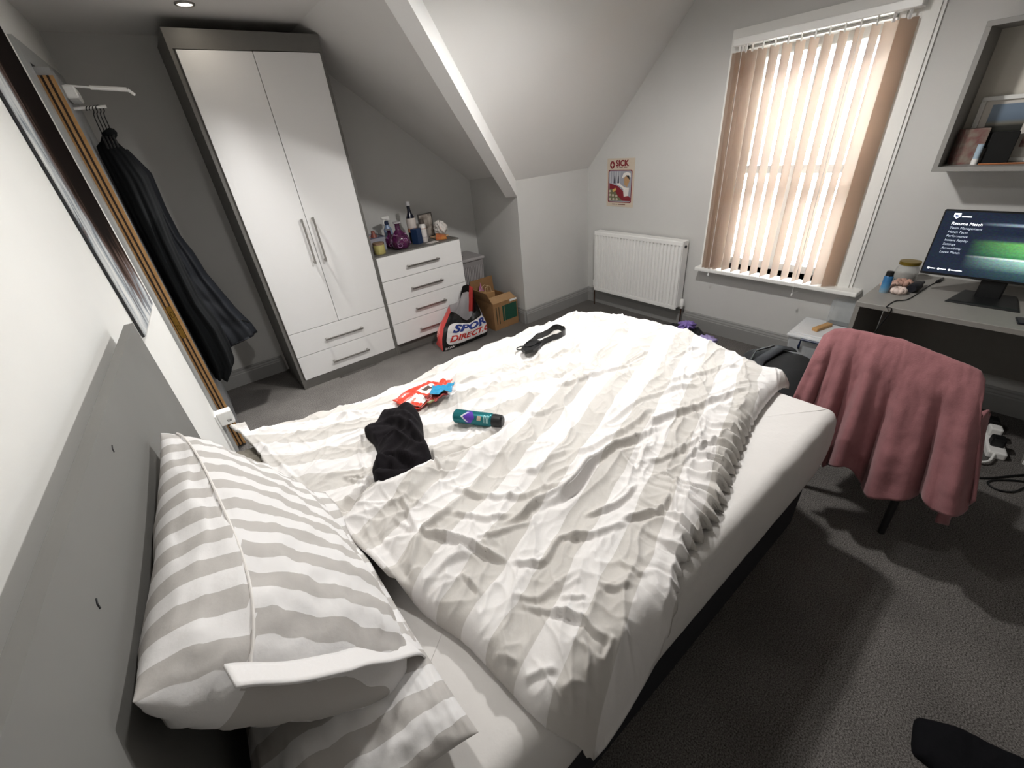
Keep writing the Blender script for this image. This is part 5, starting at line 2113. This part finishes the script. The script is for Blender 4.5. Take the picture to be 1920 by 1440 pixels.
b = B()
b.hexa([(0.01, bd - 0.004, bh), (bw - 0.01, bd - 0.004, bh), (bw - 0.01, bd, bh), (0.01, bd, bh), (0.01, bd + 0.010, bh + 0.15), (bw - 0.01, bd + 0.010, bh + 0.15), (bw - 0.01, bd + 0.014, bh + 0.15), (0.01, bd + 0.014, bh + 0.15)])
b.build('back_flap', M_card, cb)
b = B()
b.hexa([(0.01, 0.005, bh), (bw - 0.01, 0.005, bh), (bw - 0.01, 0.009, bh), (0.01, 0.009, bh), (0.01, 0.09, bh + 0.035), (bw - 0.01, 0.09, bh + 0.035), (bw - 0.01, 0.094, bh + 0.037), (0.01, 0.094, bh + 0.037)])
b.build('front_flap', M_card2, cb)
b = B()
b.box((0.105, -0.0012, 0.07), (bw - 0.012, 0.0, 0.225))
b.build('green_panel', mat('green_print', '#1e4a3a', 0.6), cb)
for x in (0.03, 0.06, 0.125):
    b = B()
    b.box((x, -0.0018, 0.055), (x + (0.008 if x < 0.1 else 0.004), 0.0, 0.225))
    b.build('stripe_print', mat('dark_print', '#3d3a2c', 0.6) if x < 0.1 else M_card2, cb)
b = B()
b.box((0.20, -0.002, 0.243), (bw - 0.006, 0.0, 0.263))
b.build('sticker', M_whitep, cb)
M_kraft = mat('kraft_paper', '#a57f55', 0.75, var=0.04, vscale=10)
pbg = thing('paper_bag', 'folded brown kraft paper bag with twisted handles in the box', 'paper bag', (2.635, 3.005, 0.006), 0.12)
b = B()
b.hexa([(-0.07, -0.04, 0), (0.07, -0.04, 0), (0.07, 0.04, 0), (-0.07, 0.04, 0), (-0.075, -0.03, 0.34), (0.075, -0.035, 0.31), (0.075, 0.03, 0.31), (-0.075, 0.03, 0.34)], 0.004)
b.build('bag_body', M_kraft, pbg)
for y in (-0.025, 0.025):
    b = B()
    b.tube([(-0.04, y, 0.32), (-0.035, y, 0.37), (0.0, y, 0.385), (0.03, y, 0.37), (0.04, y, 0.315)], 0.003, 6)
    b.build('twine_handle', mat('twine', '#c8b08c', 0.8), pbg)
o = B().box((-0.06, -0.07, 0), (0.06, 0.07, 0.256), 0.002).build('inner_carton', M_card2, None, False, (2.765, 2.885, 0.0055))
o.rotation_euler = (0.0, 0.0, 0.06)
tag(o, 'small brown carton packed inside the open cardboard box', 'carton')
crumple('pink_pouch', 'shiny pink pouch poking out of the cardboard box', 'pouch', (2.635, 3.10, 0.006), 0.034, 0.355, mat('pink_shiny', '#b0568f', 0.3, col2='#d79ac0', vscale=25), 8)

# ------------------------------------------------------------ carrier bag
sb_ = np.array([2.19, 2.86, 0.0])
sbag = thing('carrier_bag', 'red and black sports shop carrier bag slumped before the chest', 'bag', tuple(sb_))
FBL, FBR = np.array([1.95, 2.79, 0.004]), np.array([2.44, 2.79, 0.004])
FTL, FTR = ony(845, 584, 2.83), ony(893, 581, 2.83)
BBL, BBR = np.array([1.99, 2.985, 0.004]), np.array([2.42, 2.99, 0.004])
BTL, BTR = ony(842, 572, 2.97), ony(886, 537, 2.97)
BTM = ony(864, 537, 2.97)


def bilerp(a, b_, c, d_, u, v):
    return (a * (1 - u) + b_ * u) * (1 - v) + (c * (1 - u) + d_ * u) * v


def front_pt(u, v):
    p = bilerp(FBL, FBR, FTL, FTR, u, v)
    bul = 0.05 * math.sin(math.pi * min(max(u, 0), 1)) ** 0.7 * math.sin(math.pi * min(1, 0.12 + v * 0.85))
    dip = -0.09 * math.exp(-((u - 0.55) / 0.3) ** 2) * v ** 3
    w = 0.008 * float(pn(np.array(u * 5.0), np.array(v * 4.0), 77)) + 0.004 * float(pn(np.array(u * 11.0), np.array(v * 9.0), 78))
    out = p + np.array([0.04 * math.sin(math.pi * v) * (2 * u - 1), -bul + w, dip])
    return out - sb_


def back_pt(u, v):
    top = BTL * (1 - u) + BTR * u
    tz = float(np.interp(u, [0, 0.35, 0.62, 0.8, 1], [BTL[2], BTL[2] + 0.0, BTM[2], BTM[2], BTR[2] - 0.01]))
    bot = BBL * (1 - u) + BBR * u
    p = bot * (1 - v) + np.array([top[0], top[1], tz]) * v
    w = 0.008 * float(pn(np.array(u * 5.0), np.array(v * 4.0), 87))
    return p + np.array([0, w, 0]) - sb_


M_bagblk = mat('black_polythene', '#151414', 0.35)
M_bagred = mat('red_polythene', '#cf4a47', 0.35)
M_bagin = mat('grey_inside', '#b7b2b4', 0.5)
M_bagwht = mat('white_print_bag', '#ded9d8', 0.4)
b = B()
b.grid(front_pt, 26, 20)
b.build('front_panel', M_bagblk, sbag, True)
b = B()
b.grid(back_pt, 24, 18)
b.build('back_panel', M_bagin, sbag, True)
b = B()
b.grid(lambda u, v: tuple((np.array(back_pt(0.5 + 0.36 * u, 0.86 + 0.14 * v)) + np.array((0, -0.003, 0.001)))), 12, 3)
b.build('handle_band', M_bagblk, sbag, True)
b = B()
b.grid(lambda u, v: tuple(np.array(front_pt(0, v)) * (1 - u) + np.array(back_pt(0, v)) * u + np.array((-0.05 * math.sin(math.pi * u) * math.sin(math.pi * v), 0, 0))), 12, 16)
b.build('side_gusset', M_bagred, sbag, True)
b = B()
b.grid(lambda u, v: tuple(np.array(front_pt(1, v)) * (1 - u) + np.array(back_pt(1, v)) * u + np.array((0.02 * math.sin(math.pi * u) * math.sin(math.pi * v), 0, 0))), 12, 16)
b.build('side_gusset', M_bagblk, sbag, True)
b = B()
b.grid(lambda u, v: tuple(np.array(back_pt(0.86 + 0.14 * u, 0.45 + 0.55 * v)) + np.array((0, -0.002, 0))), 6, 8)
b.build('red_trim', M_bagred, sbag, True)


def bag_surf(u, v):
    if u <= 1:
        return np.array(front_pt(u, v))
    q = min((u - 1) * 2.2, 1.0)
    return np.array(front_pt(1, v)) * (1 - q) + np.array(back_pt(1, v)) * q + np.array((0.02 * math.sin(math.pi * q) * math.sin(math.pi * v), 0, 0))


def on_bag(pts, off):
    o = []
    for u, v in pts:
        p0 = bag_surf(u, v)
        du_ = bag_surf(u + 0.004, v) - bag_surf(u - 0.004, v)
        dv_ = bag_surf(u, v + 0.004) - bag_surf(u, v - 0.004)
        n = np.cross(du_, dv_)
        n /= np.linalg.norm(n)
        if n[1] > 0 and u < 1:
            n = -n
        if u >= 1 and n[0] < 0:
            n = -n
        o.append(tuple(p0 + n * off))
    return o


# white rounded panel as a fine grid clipped by a superellipse
b = B()
vs, fs = [], []
gu, gv = 36, 22
uc, vc_, ru, rv = 0.75, 0.45, 0.68, 0.32
pts_ = []
for i in range(gu + 1):
    for j in range(gv + 1):
        a_, c_ = i / gu * 2 - 1, j / gv * 2 - 1
        k = (abs(a_) ** 6 + abs(c_) ** 6) ** (1 / 6.0) if (a_ or c_) else 1
        s_ = max(abs(a_), abs(c_)) / k if k else 1
        pts_.append((uc + ru * a_ * s_, vc_ + rv * c_ * s_ + 0.05 * (a_ * s_) * 0.4))
b._add(on_bag(pts_, 0.003), [(i * (gv + 1) + j, (i + 1) * (gv + 1) + j, (i + 1) * (gv + 1) + j + 1, i * (gv + 1) + j + 1) for i in range(gu) for j in range(gv)])
b.build('logo_panel', M_bagwht, sbag, True, recalc=False)


def bag_text(txt, u0, u1, v0, v1, m, shear, bold):
    vs, fs = text_mesh(txt, 1.0, shear, bold)
    xs = [p[0] for p in vs]
    ys = [p[1] for p in vs]
    x0, x1, y0, y1 = min(xs), max(xs), min(ys), max(ys)
    P = [(u0 + (u1 - u0) * (x - x0) / (x1 - x0), v0 + (v1 - v0) * (y - y0) / (y1 - y0), 0) for x, y in vs]
    b = B()
    b._add(P, fs)
    bmesh.ops.triangulate(b.bm, faces=b.bm.faces)
    for _ in range(4):
        le = [e for e in b.bm.edges if e.calc_length() > 0.03]
        if not le:
            break
        bmesh.ops.subdivide_edges(b.bm, edges=le, cuts=1)
        bmesh.ops.triangulate(b.bm, faces=b.bm.faces)
    Q = on_bag([(v.co.x, v.co.y) for v in b.bm.verts], 0.0045)
    for v, q in zip(b.bm.verts, Q):
        v.co = q
    return b.build('logo_text', m, sbag, recalc=False)


bag_text('SPORTS', 0.17, 1.38, 0.46, 0.71, mat('navy_ink', '#22347c', 0.5), 0.25, 0.045)
bag_text('DIRECT.COM', 0.13, 1.38, 0.21, 0.40, mat('red_ink', '#c0302a', 0.5), 0.25, 0.035)
bag_text('LOW', 0.04, 0.24, 0.03, 0.10, M_bagwht, 0.1, 0.03)
b = B()


def gus(u, v, off=0.003):
    return np.array(front_pt(0, v)) * (1 - u) + np.array(back_pt(0, v)) * u + np.array((-0.05 * math.sin(math.pi * u) * math.sin(math.pi * v) - off, -off, 0))


M_pink = mat('pink_print', '#e9b1aa', 0.5)
for rr_ in (0.16, 0.11, 0.05):
    b = B()
    b.tube([tuple(gus(0.5 + rr_ * 1.6 * math.cos(a), 0.5 + rr_ * math.sin(a), 0.002)) for a in np.linspace(0, 2 * math.pi, 20)], 0.0022, 5)
    b.build('ring_print', M_pink, sbag)

# ------------------------------------------------------------ on the floor by the radiator
pile = [(1215, 612), (1240, 604), (1275, 606), (1300, 612), (1322, 622), (1345, 648), (1340, 668), (1300, 670), (1250, 650), (1220, 632)]
blob('clothes_pile', 'heap of black clothes on the carpet below the window', 'clothes', [tuple(onz(q[0], q[1], 0.06)[:2]) for q in pile], 0.10,
     mat('black_nylon', '#1b1c20', 0.6, bump=0.1, bscale=80), None, 14, 0.02)
for (px_, py_, r, h, c_, lab, sd) in ((1288, 606, 0.06, 0.07, '#8f7ac0', 'bright purple cloth bundle on the black clothes beside the radiator pipe', 3), (1325, 632, 0.06, 0.06, '#a99ccf', 'pale lilac cloth bundle on the black clothes', 6), (1299, 628, 0.028, 0.05, '#d9d6d4', 'small white cloth ball on the black clothes', 9)):
    q = onz(px_, py_ + 4, 0.11)
    crumple('cloth_bundle', lab, 'cloth', (q[0], q[1], 0.075), r, h, mat('lilac_cloth', c_, 0.8), sd, 'bundles on the black clothes')

# ------------------------------------------------------------ backpack
bk = thing('backpack', 'black backpack lying on the carpet at the foot of the bed', 'backpack', (2.70, 0.43, 0), 0.12)
b = B()


def bpk(u, v):
    a = u * 2 * math.pi
    ph = (v - 0.5) * math.pi
    e = lambda c_, p_: math.copysign(abs(c_) ** p_, c_)
    x = 0.31 * e(math.cos(ph), 0.5) * e(math.cos(a), 0.55)
    y = 0.21 * e(math.cos(ph), 0.5) * e(math.sin(a), 0.6)
    z = 0.20 + 0.20 * e(math.sin(ph), 0.6)
    z *= 0.78 + 0.34 * (x + 0.31) / 0.62
    w = 0.012 * float(pn(np.array(x * 9), np.array(y * 9 + z * 6), 5))
    return (x + w, y + w, max(z + w * 0.7, 0.0))


b.grid(bpk, 48, 26, closeu=True)
M_bp = mat('black_backpack', '#141517', 0.75, bump=0.3, bscale=220)
bmesh.ops.remove_doubles(b.bm, verts=b.bm.verts, dist=0.002)
b.build('main_body', M_bp, bk, True)
b = B()
b.tube([(-0.20, 0.0, 0.335), (-0.05, 0.11, 0.375), (0.12, 0.12, 0.42), (0.24, 0.06, 0.42)], 0.006, 6)
b.build('zip_seam', M_darkgrey, bk, True)
b = B()
b.tube([(-0.27, -0.02, 0.28), (-0.12, 0.06, 0.36), (0.05, 0.07, 0.405), (0.2, 0.02, 0.435), (0.29, -0.03, 0.40)], 0.0, 8, flat=(0.028, 0.007))
b.build('shoulder_strap', mat('strap_webbing', '#26282d', 0.7), bk, True)
# ------------------------------------------------------------ storage box
bx_ = thing('storage_box', 'clear plastic storage box with white lid and blue clip by the desk', 'storage box', (3.53, 0.435, 0), 0.05)
M_clear = clearm('clear_tub', '#d5d9dc', 0.55, 0.2)
b = B()
b.hexa([(-0.15, -0.15, 0), (0.15, -0.15, 0), (0.15, 0.15, 0), (-0.15, 0.15, 0), (-0.165, -0.165, 0.315), (0.165, -0.165, 0.315), (0.165, 0.165, 0.315), (-0.165, 0.165, 0.315)], 0.01, 2)
b.build('tub', M_clear, bx_)
b = B()
b.box((-0.176, -0.176, 0.31), (0.176, 0.176, 0.335), 0.01, 2)
b.box((-0.15, -0.15, 0.33), (0.15, 0.15, 0.343), 0.006, 2)
b.build('lid', mat('milky_lid', '#d4d6d8', 0.35), bx_)
M_clip = mat('navy_clip', '#1d2a4a', 0.4)
b = B()
b.tube([(-0.172, -0.09, 0.25), (-0.186, -0.088, 0.27), (-0.186, -0.085, 0.318), (-0.186, 0.085, 0.318), (-0.186, 0.088, 0.27), (-0.172, 0.09, 0.25)], 0.0075, 8)
b.build('clip_handle', M_clip, bx_)
o = B().box((-0.075, -0.018, 0), (0.075, 0.018, 0.022), 0.003).build('wooden_block', mat('oak_block', '#c09560', 0.5, var=0.1, vscale=30), None, False, tuple(onz(1544, 611, 0.355) * np.array((1, 1, 0)) + np.array((-0.02, 0, 0.3425))))
o.rotation_euler = (0, 0, -0.25)
tag(o, 'small oak wood block on the storage box lid', 'wood block')
ab = thing('acrylic_box', 'clear acrylic display box standing on the storage box', 'box', (3.663, 0.38, 0.3425), 0.0)
for nm, lo, hi in (('side', (-0.035, -0.10, 0), (-0.032, 0.10, 0.16)), ('side', (0.032, -0.10, 0), (0.035, 0.10, 0.16)), ('side', (-0.032, -0.10, 0), (0.032, -0.097, 0.16)), ('side', (-0.032, 0.097, 0), (0.032, 0.10, 0.16))):
    b = B()
    b.box(lo, hi)
    b.build('acrylic_side', clearm('acrylic', '#c4c9cb', 0.22, 0.05), ab)
b = B()
b.box((-0.032, -0.097, 0), (0.032, 0.097, 0.006))
b.build('base_plate', M_black, ab)

# ------------------------------------------------------------ chair and throw
cr = thing('chair', 'dark desk chair hidden under a pink throw', 'chair', (2.548, -0.08, 0), -0.085)
M_chair = mat('dark_chair', '#232224', 0.6)
b = B()
b.box((-0.19, -0.20, 0.43), (0.21, 0.20, 0.475), 0.015, 2)
b.build('seat', M_chair, cr)
b = B()
b.hexa([(-0.20, -0.185, 0.47), (-0.17, -0.185, 0.47), (-0.17, 0.185, 0.47), (-0.20, 0.185, 0.47), (-0.195, -0.185, 0.765), (-0.165, -0.185, 0.765), (-0.165, 0.185, 0.765), (-0.195, 0.185, 0.765)], 0.012, 2)
b.build('backrest', M_chair, cr)
for x in (-0.18, 0.19):
    for y in (-0.18, 0.18):
        b = B()
        b.tube([(x, y, 0.435), (x * 1.1, y * 1.1, 0)], [0.017, 0.012], 10)
        b.build('leg', M_chair, cr, True, angle=40)
# throw: surface over the backrest, hem traced from the photo
NA, NB = 150, 90
AA, BB = np.meshgrid(np.linspace(0, 1, NA), np.linspace(0, 1, NB), indexing='ij')
topA = np.interp(AA, [0, 0.06, 0.15, 0.5, 0.9, 0.96, 1.0], [0.775, 0.81, 0.825, 0.832, 0.80, 0.79, 0.765])
Ytop = np.interp(AA, [0, 1], [0.165, -0.305])
Xtop = np.interp(AA, [0, 1], [2.385, 2.345])
hemA = [0, 0.08, 0.2, 0.27, 0.37, 0.5, 0.58, 0.68, 0.8, 0.87, 0.95, 1.0]
hemZ = [0.44, 0.40, 0.30, 0.26, 0.33, 0.25, 0.24, 0.28, 0.34, 0.31, 0.33, 0.40]
hz_ = np.interp(AA, hemA, hemZ)
Yh = np.interp(AA, [0, 0.2, 0.5, 0.8, 1], [0.165, 0.03, -0.15, -0.32, -0.435])
# path parameter: 0 behind at seat height, 0.28 top, 1 hem
q = BB
back = np.clip(q / 0.28, 0, 1)
frn = np.clip((q - 0.28) / 0.72, 0, 1)
rad = 0.03
Xs = np.where(q < 0.28, Xtop + 0.045 * np.cos(back * math.pi / 2) + 0.05 * (1 - back) ** 2, Xtop - 0.035 * np.sin(np.clip(frn * 6, 0, math.pi / 2)) - 0.10 * frn ** 1.3)
Zs = np.where(q < 0.28, 0.475 + (topA - 0.475) * np.sin(back * math.pi / 2), topA - (topA - hz_) * np.clip(frn, 0, 1) ** 1.08)
Ys = np.where(q < 0.28, Ytop, Ytop * (1 - frn) + Yh * frn)
ph = 2 * math.pi * (AA * 5.0 + 0.35 * np.sin(AA * 5) + 0.12 * frn)
fo = np.sin(ph) + 0.35 * np.sin(2.3 * ph + 1.0)
amp = 0.036 * np.clip(frn * 1.4 - 0.12, 0, 1) ** 1.3
Xs = Xs - amp * fo
Ys = Ys + 0.3 * amp * np.cos(ph)
Zs = Zs + 0.012 * fo * frn
Xs = Xs + 0.004 * fbm(AA * 9, BB * 7, 71)
tc_ = np.array([2.35, -0.07, 0.475])
th_ = thing('throw_blanket', 'dusty pink fleece throw draped over the desk chair', 'throw', tuple(tc_))
M_pinkf = mat('dusty_pink_fleece', '#97676a', 0.95, sheen=0.2, spec=0.1, bump=0.35, bscale=220, var=0.06, vscale=25)
o = grid_object('drape', Xs - tc_[0], Ys - tc_[1], Zs - tc_[2], M_pinkf, th_)
md = o.modifiers.new('thick', 'SOLIDIFY')
md.thickness = 0.007
# the tail of the throw over the seat side
U, V = np.meshgrid(np.linspace(0, 1, 40), np.linspace(0, 1, 40), indexing='ij')
Xq = 2.37 + 0.23 * U
Yq = -0.33 - 0.05 * V - 0.03 * np.sin(U * 9) * V - 0.03 * U
Zq = 0.60 - 0.05 * U - V * (0.46 - 0.15 * U + 0.06 * np.sin(U * 7)) + 0.02 * np.sin(U * 12)
o = grid_object('side_fall', Xq - tc_[0], Yq - tc_[1], Zq - tc_[2], M_pinkf, th_)
o.modifiers.new('thick', 'SOLIDIFY').thickness = 0.007
Xq = 2.412 + 0.19 * U
Yq = -0.33 + 0.5 * V - 0.03 * U
Zq = 0.60 - 0.05 * U - 0.115 * np.sin(np.clip(V * 4, 0, 1) * math.pi / 2) * (1 - 0.3 * U) + 0.01 * fbm(U * 5, V * 5, 66)
Zq = np.maximum(Zq, 0.482)
o = grid_object('seat_fall', Xq - tc_[0], Yq - tc_[1], Zq - tc_[2], M_pinkf, th_)
o.modifiers.new('thick', 'SOLIDIFY').thickness = 0.007

# ------------------------------------------------------------ on the desk
t = thing('spray_can', 'small blue spray can with black cap near the desk edge', 'spray can', (3.32, 0.195, DT))
b = B()
b.lathe([(0, 0), (0.019, 0), (0.02, 0.004), (0.02, 0.085), (0.016, 0.09), (0, 0.09)], n=20)
b.build('can_body', ramp_mat('blue_can', [(0, '#8fa3ae'), (0.35, '#4f86ac'), (0.7, '#2f6796')], 'Z', 0.3, 0, 0.09, const=False), t, True, angle=40)
b = B()
b.lathe([(0, 0.088), (0.017, 0.088), (0.016, 0.112), (0, 0.114)], n=18)
b.build('cap', M_black, t, True, angle=40)
t = thing('glass_jar', 'clear glass jar with gold lid at the back of the desk', 'jar', (3.60, 0.175, DT))
b = B()
b.lathe([(0, 0), (0.045, 0), (0.052, 0.012), (0.052, 0.06), (0.042, 0.08), (0.042, 0.09)], n=28, cap=False)
b.build('jar_glass', mat('jar_glass', '#c9cbc8', 0.05, alpha=0.4), t, True, angle=50)
b = B()
b.lathe([(0, 0.088), (0.047, 0.088), (0.047, 0.105), (0, 0.107)], n=28)
b.build('lid', mat('gold_lid', '#8f7a32', 0.35, metal=0.8), t, True, angle=40)
b = B()
b.lathe([(0, 0.003), (0.044, 0.003), (0.044, 0.02), (0.02, 0.035), (0, 0.03)], n=20)
b.build('jar_contents', mat('grey_beads', '#77706a', 0.7), t, True)
for k, (x, y, r, c_, lab) in enumerate(((3.415, 0.195, 0.028, '#c9a79a', 'pale pink scrunchie on the desk'), (3.335, 0.138, 0.022, '#d9c6bd', 'cream scrunchie on the desk front'), (3.487, 0.155, 0.028, '#b99384', 'tan scrunchie on the desk back'))):
    b = B()
    b.tube([(r * (1 + 0.12 * math.sin(9 * a)) * math.cos(a), r * (1 + 0.12 * math.sin(9 * a)) * math.sin(a), 0.016 + 0.004 * math.sin(7 * a)) for a in np.linspace(0, 2 * math.pi, 40)], 0.014, 8, cap=False)
    o = b.build('scrunchie', mat('scrunchie_cloth', c_, 0.8), None, True, (x, y, DT))
    tag(o, lab, 'hair band', 'scrunchies on the desk')
t = thing('hair_brush', 'rolled dark navy hair brush lying beside the scrunchies', 'brush', (3.42, 0.093, DT + 0.0225), -0.12)
b = B()
b.lathe([(0, -0.045), (0.02, -0.045), (0.023, -0.03), (0.023, 0.035), (0.015, 0.045), (0, 0.045)], n=18, axis='x')
b.build('barrel', mat('navy_brush', '#14161f', 0.6), t, True, angle=40)
b = B()
b.lathe([(0.008, 0.04), (0.009, 0.10), (0.006, 0.11), (0, 0.11)], n=12, axis='x')
b.build('grip', M_darkgrey, t, True, angle=40)
ph_ = onz(1912, 603, DT)
o = B().box((-0.05, -0.075, 0), (0.03, 0.075, 0.009), 0.004, 2).build('phone', mat('phone_black', '#191b22', 0.2), None, False, (ph_[0] + 0.02, ph_[1] - 0.06, DT))
o.rotation_euler = (0, 0, 0.2)
tag(o, 'black mobile phone lying on the desk front', 'phone')


def cable(name, label, pts, r, m, cat='cable', z=None, group=None):
    P = smooth_path(np.array(pts, float), 6)
    c = P.mean(0)
    b = B()
    b.tube([tuple(p - c) for p in P], r, 6)
    o = b.build(name, m, None, True, tuple(c))
    return tag(o, label, cat, group)


t = thing('cable', 'thin black cable with moulded connector running off the desk', 'cable', (3.3, 0.1, DT))
cp = [onz(q[0], q[1], DT + 0.003) for q in ((1768, 522), (1757, 528), (1735, 540), (1718, 552), (1700, 562), (1680, 564), (1668, 570), (1662, 576))]
cp += [np.array([3.095, 0.10, DT - 0.01]), np.array([3.09, 0.12, DT - 0.10]), np.array([3.09, 0.14, DT - 0.18])]
b = B()
b.tube([tuple(p_ - np.array([3.3, 0.1, DT])) for p_ in smooth_path(np.array(cp), 5)], 0.0025, 6)
b.build('lead', M_black, t, True)
b = B()
pc_ = onz(1768, 522, DT + 0.008) - np.array([3.3, 0.1, DT])
pd_ = onz(1757, 528, DT + 0.008) - np.array([3.3, 0.1, DT])
b.tube([tuple(pc_), tuple(pd_)], 0.007, 8)
b.build('connector', M_black, t, True)

# ------------------------------------------------------------ inside the box shelf
SZ = 1.262 + 0.02
t = thing('photo_frame', 'large white multi picture frame standing in the box shelf', 'photo frame', (3.715, 0.165, SZ), 0.0)
FW, FH = 0.62, 0.275
b = B()
b.box((0.0, -FW, 0), (0.012, 0, FH))
b.build('mount_board', mat('mount_white', '#cfcac2', 0.7), t)
for lo, hi in (((-0.012, -FW, 0), (0.0, 0, 0.018)), ((-0.012, -FW, FH - 0.018), (0.0, 0, FH)), ((-0.012, -0.018, 0.018), (0, 0, FH - 0.018)), ((-0.012, -FW, 0.018), (0, -FW + 0.018, FH - 0.018))):
    b = B()
    b.box(lo, hi, 0.002)
    b.build('frame_bar', M_whitep, t)
M_photo1 = ramp_mat('photo_sky', [(0, '#14140f'), (0.5, '#1f201a'), (0.56, '#6d6a60'), (0.64, '#5f7082'), (0.8, '#6f8194')], 'Z', 0.3, 0.05, 0.25, const=False)
for y0, y1, m_, nm in ((-0.045, -0.17, M_photo1, 'landscape_photo'), (-0.19, -0.34, mat('group_photo', '#5a2320', 0.3, col2='#c7a894', vscale=28, detail=6), 'group_photo'), (-0.36, -0.5, mat('third_photo', '#3a4a3a', 0.3, col2='#9a8a7a', vscale=22), 'garden_photo')):
    b = B()
    b.box((-0.003, y1, 0.06), (0.0, y0, 0.24))
    b.build(nm, m_, t)
o = B().box((-0.035, -0.045, 0), (0.035, 0.045, 0.15), 0.001).build('gift_card', mat('floral_card', '#9a8f82', 0.6, col2='#8a5f5c', vscale=30), None, False, (3.64, 0.139, SZ))
o.rotation_euler = (0, 0, 0.5)
tag(o, 'small floral patterned card box at the end of the shelf', 'card box')
t = thing('lip_balm', 'white and pale blue balm tube on the box shelf', 'tube', (3.60, 0.09, SZ))
b = B()
b.lathe([(0, 0), (0.012, 0), (0.012, 0.025), (0, 0.025)], n=16)
b.build('base_cap', M_white, t, True, angle=40)
b = B()
b.lathe([(0, 0.025), (0.011, 0.025), (0.012, 0.085), (0, 0.087)], n=16)
b.build('tube_body', mat('pale_blue_tube', '#a9bccb', 0.4), t, True, angle=40)
t = thing('speaker_box', 'plain black box standing before the white picture frame', 'box', (3.655, 0.03, SZ), 0.15)
b = B()
b.box((-0.03, -0.045, 0), (0.03, 0.045, 0.13), 0.003)
b.build('black_case', mat('matt_black_box', '#0d0d0c', 0.8), t)
t = thing('pencil', 'thin orange pencil lying on the shelf board', 'pencil', (3.57, 0.02, SZ + 0.004), 0.2)
b = B()
b.tube([(0, 0.05, 0), (0, -0.1, 0)], 0.004, 6)
b.build('shaft', mat('orange_paint', '#b0714a', 0.5), t)
b = B()
b.tube([(0, -0.1, 0), (0, -0.115, 0)], [0.004, 0.0008], 6)
b.build('tip', M_wood, t)

# ------------------------------------------------------------ under the desk
pz0 = onz(1862, 830, 0.03)
es = thing('extension_lead', 'white multi socket extension block with black plugs under the desk', 'extension lead', (3.38, -0.44, 0), 0.25)
b = B()
b.box((-0.16, -0.035, 0), (0.16, 0.035, 0.04), 0.008, 2)
b.build('socket_block', M_white, es)
for k, x in enumerate((-0.08, 0.02, 0.11)):
    b = B()
    b.box((x - 0.028, -0.025, 0.038), (x + 0.028, 0.025, 0.085), 0.008, 2)
    b.build('plug', M_black if k != 1 else M_white, es)
cable('cable', 'white power cable looping from the extension block', [(3.24, -0.47, 0.03), (3.15, -0.46, 0.02), (3.12, -0.40, 0.012), (3.16, -0.35, 0.012), (3.28, -0.32, 0.012), (3.45, -0.34, 0.012)], 0.006, M_white)
cable('cable', 'long black cable curling across the carpet by the desk', [tuple(onz(q[0], q[1], 0.006)) for q in ((1795, 880), (1815, 892), (1840, 896), (1870, 895), (1900, 892), (1925, 890))], 0.0045, M_black)
cable('cable', 'looped black cable lying on the carpet near the drawers', [tuple(onz(q[0], q[1], 0.006)) for q in ((1925, 903), (1890, 900), (1862, 900), (1852, 906), (1870, 918), (1900, 922), (1925, 912))], 0.004, M_black)
crumple('paper_scrap', 'tiny white paper scrap on the carpet under the desk', 'paper', tuple(onz(1830, 848, 0.0)), 0.014, 0.012, M_white, 2)

# black sock lying on the carpet
sk = [onz(q[0], q[1], 0.03) for q in ((1718, 1352), (1722, 1340), (1735, 1340), (1800, 1362), (1880, 1400), (1960, 1440), (1960, 1530), (1860, 1500), (1800, 1470), (1740, 1425), (1716, 1400))]
blob('sock', 'black sock lying on the dark carpet beside the bed', 'sock', [tuple(p_[:2]) for p_ in sk], 0.055, mat('black_sock', '#17171a', 0.95, spec=0.1, bump=0.3, bscale=300), None, 4, 0.006, (), 0.35)
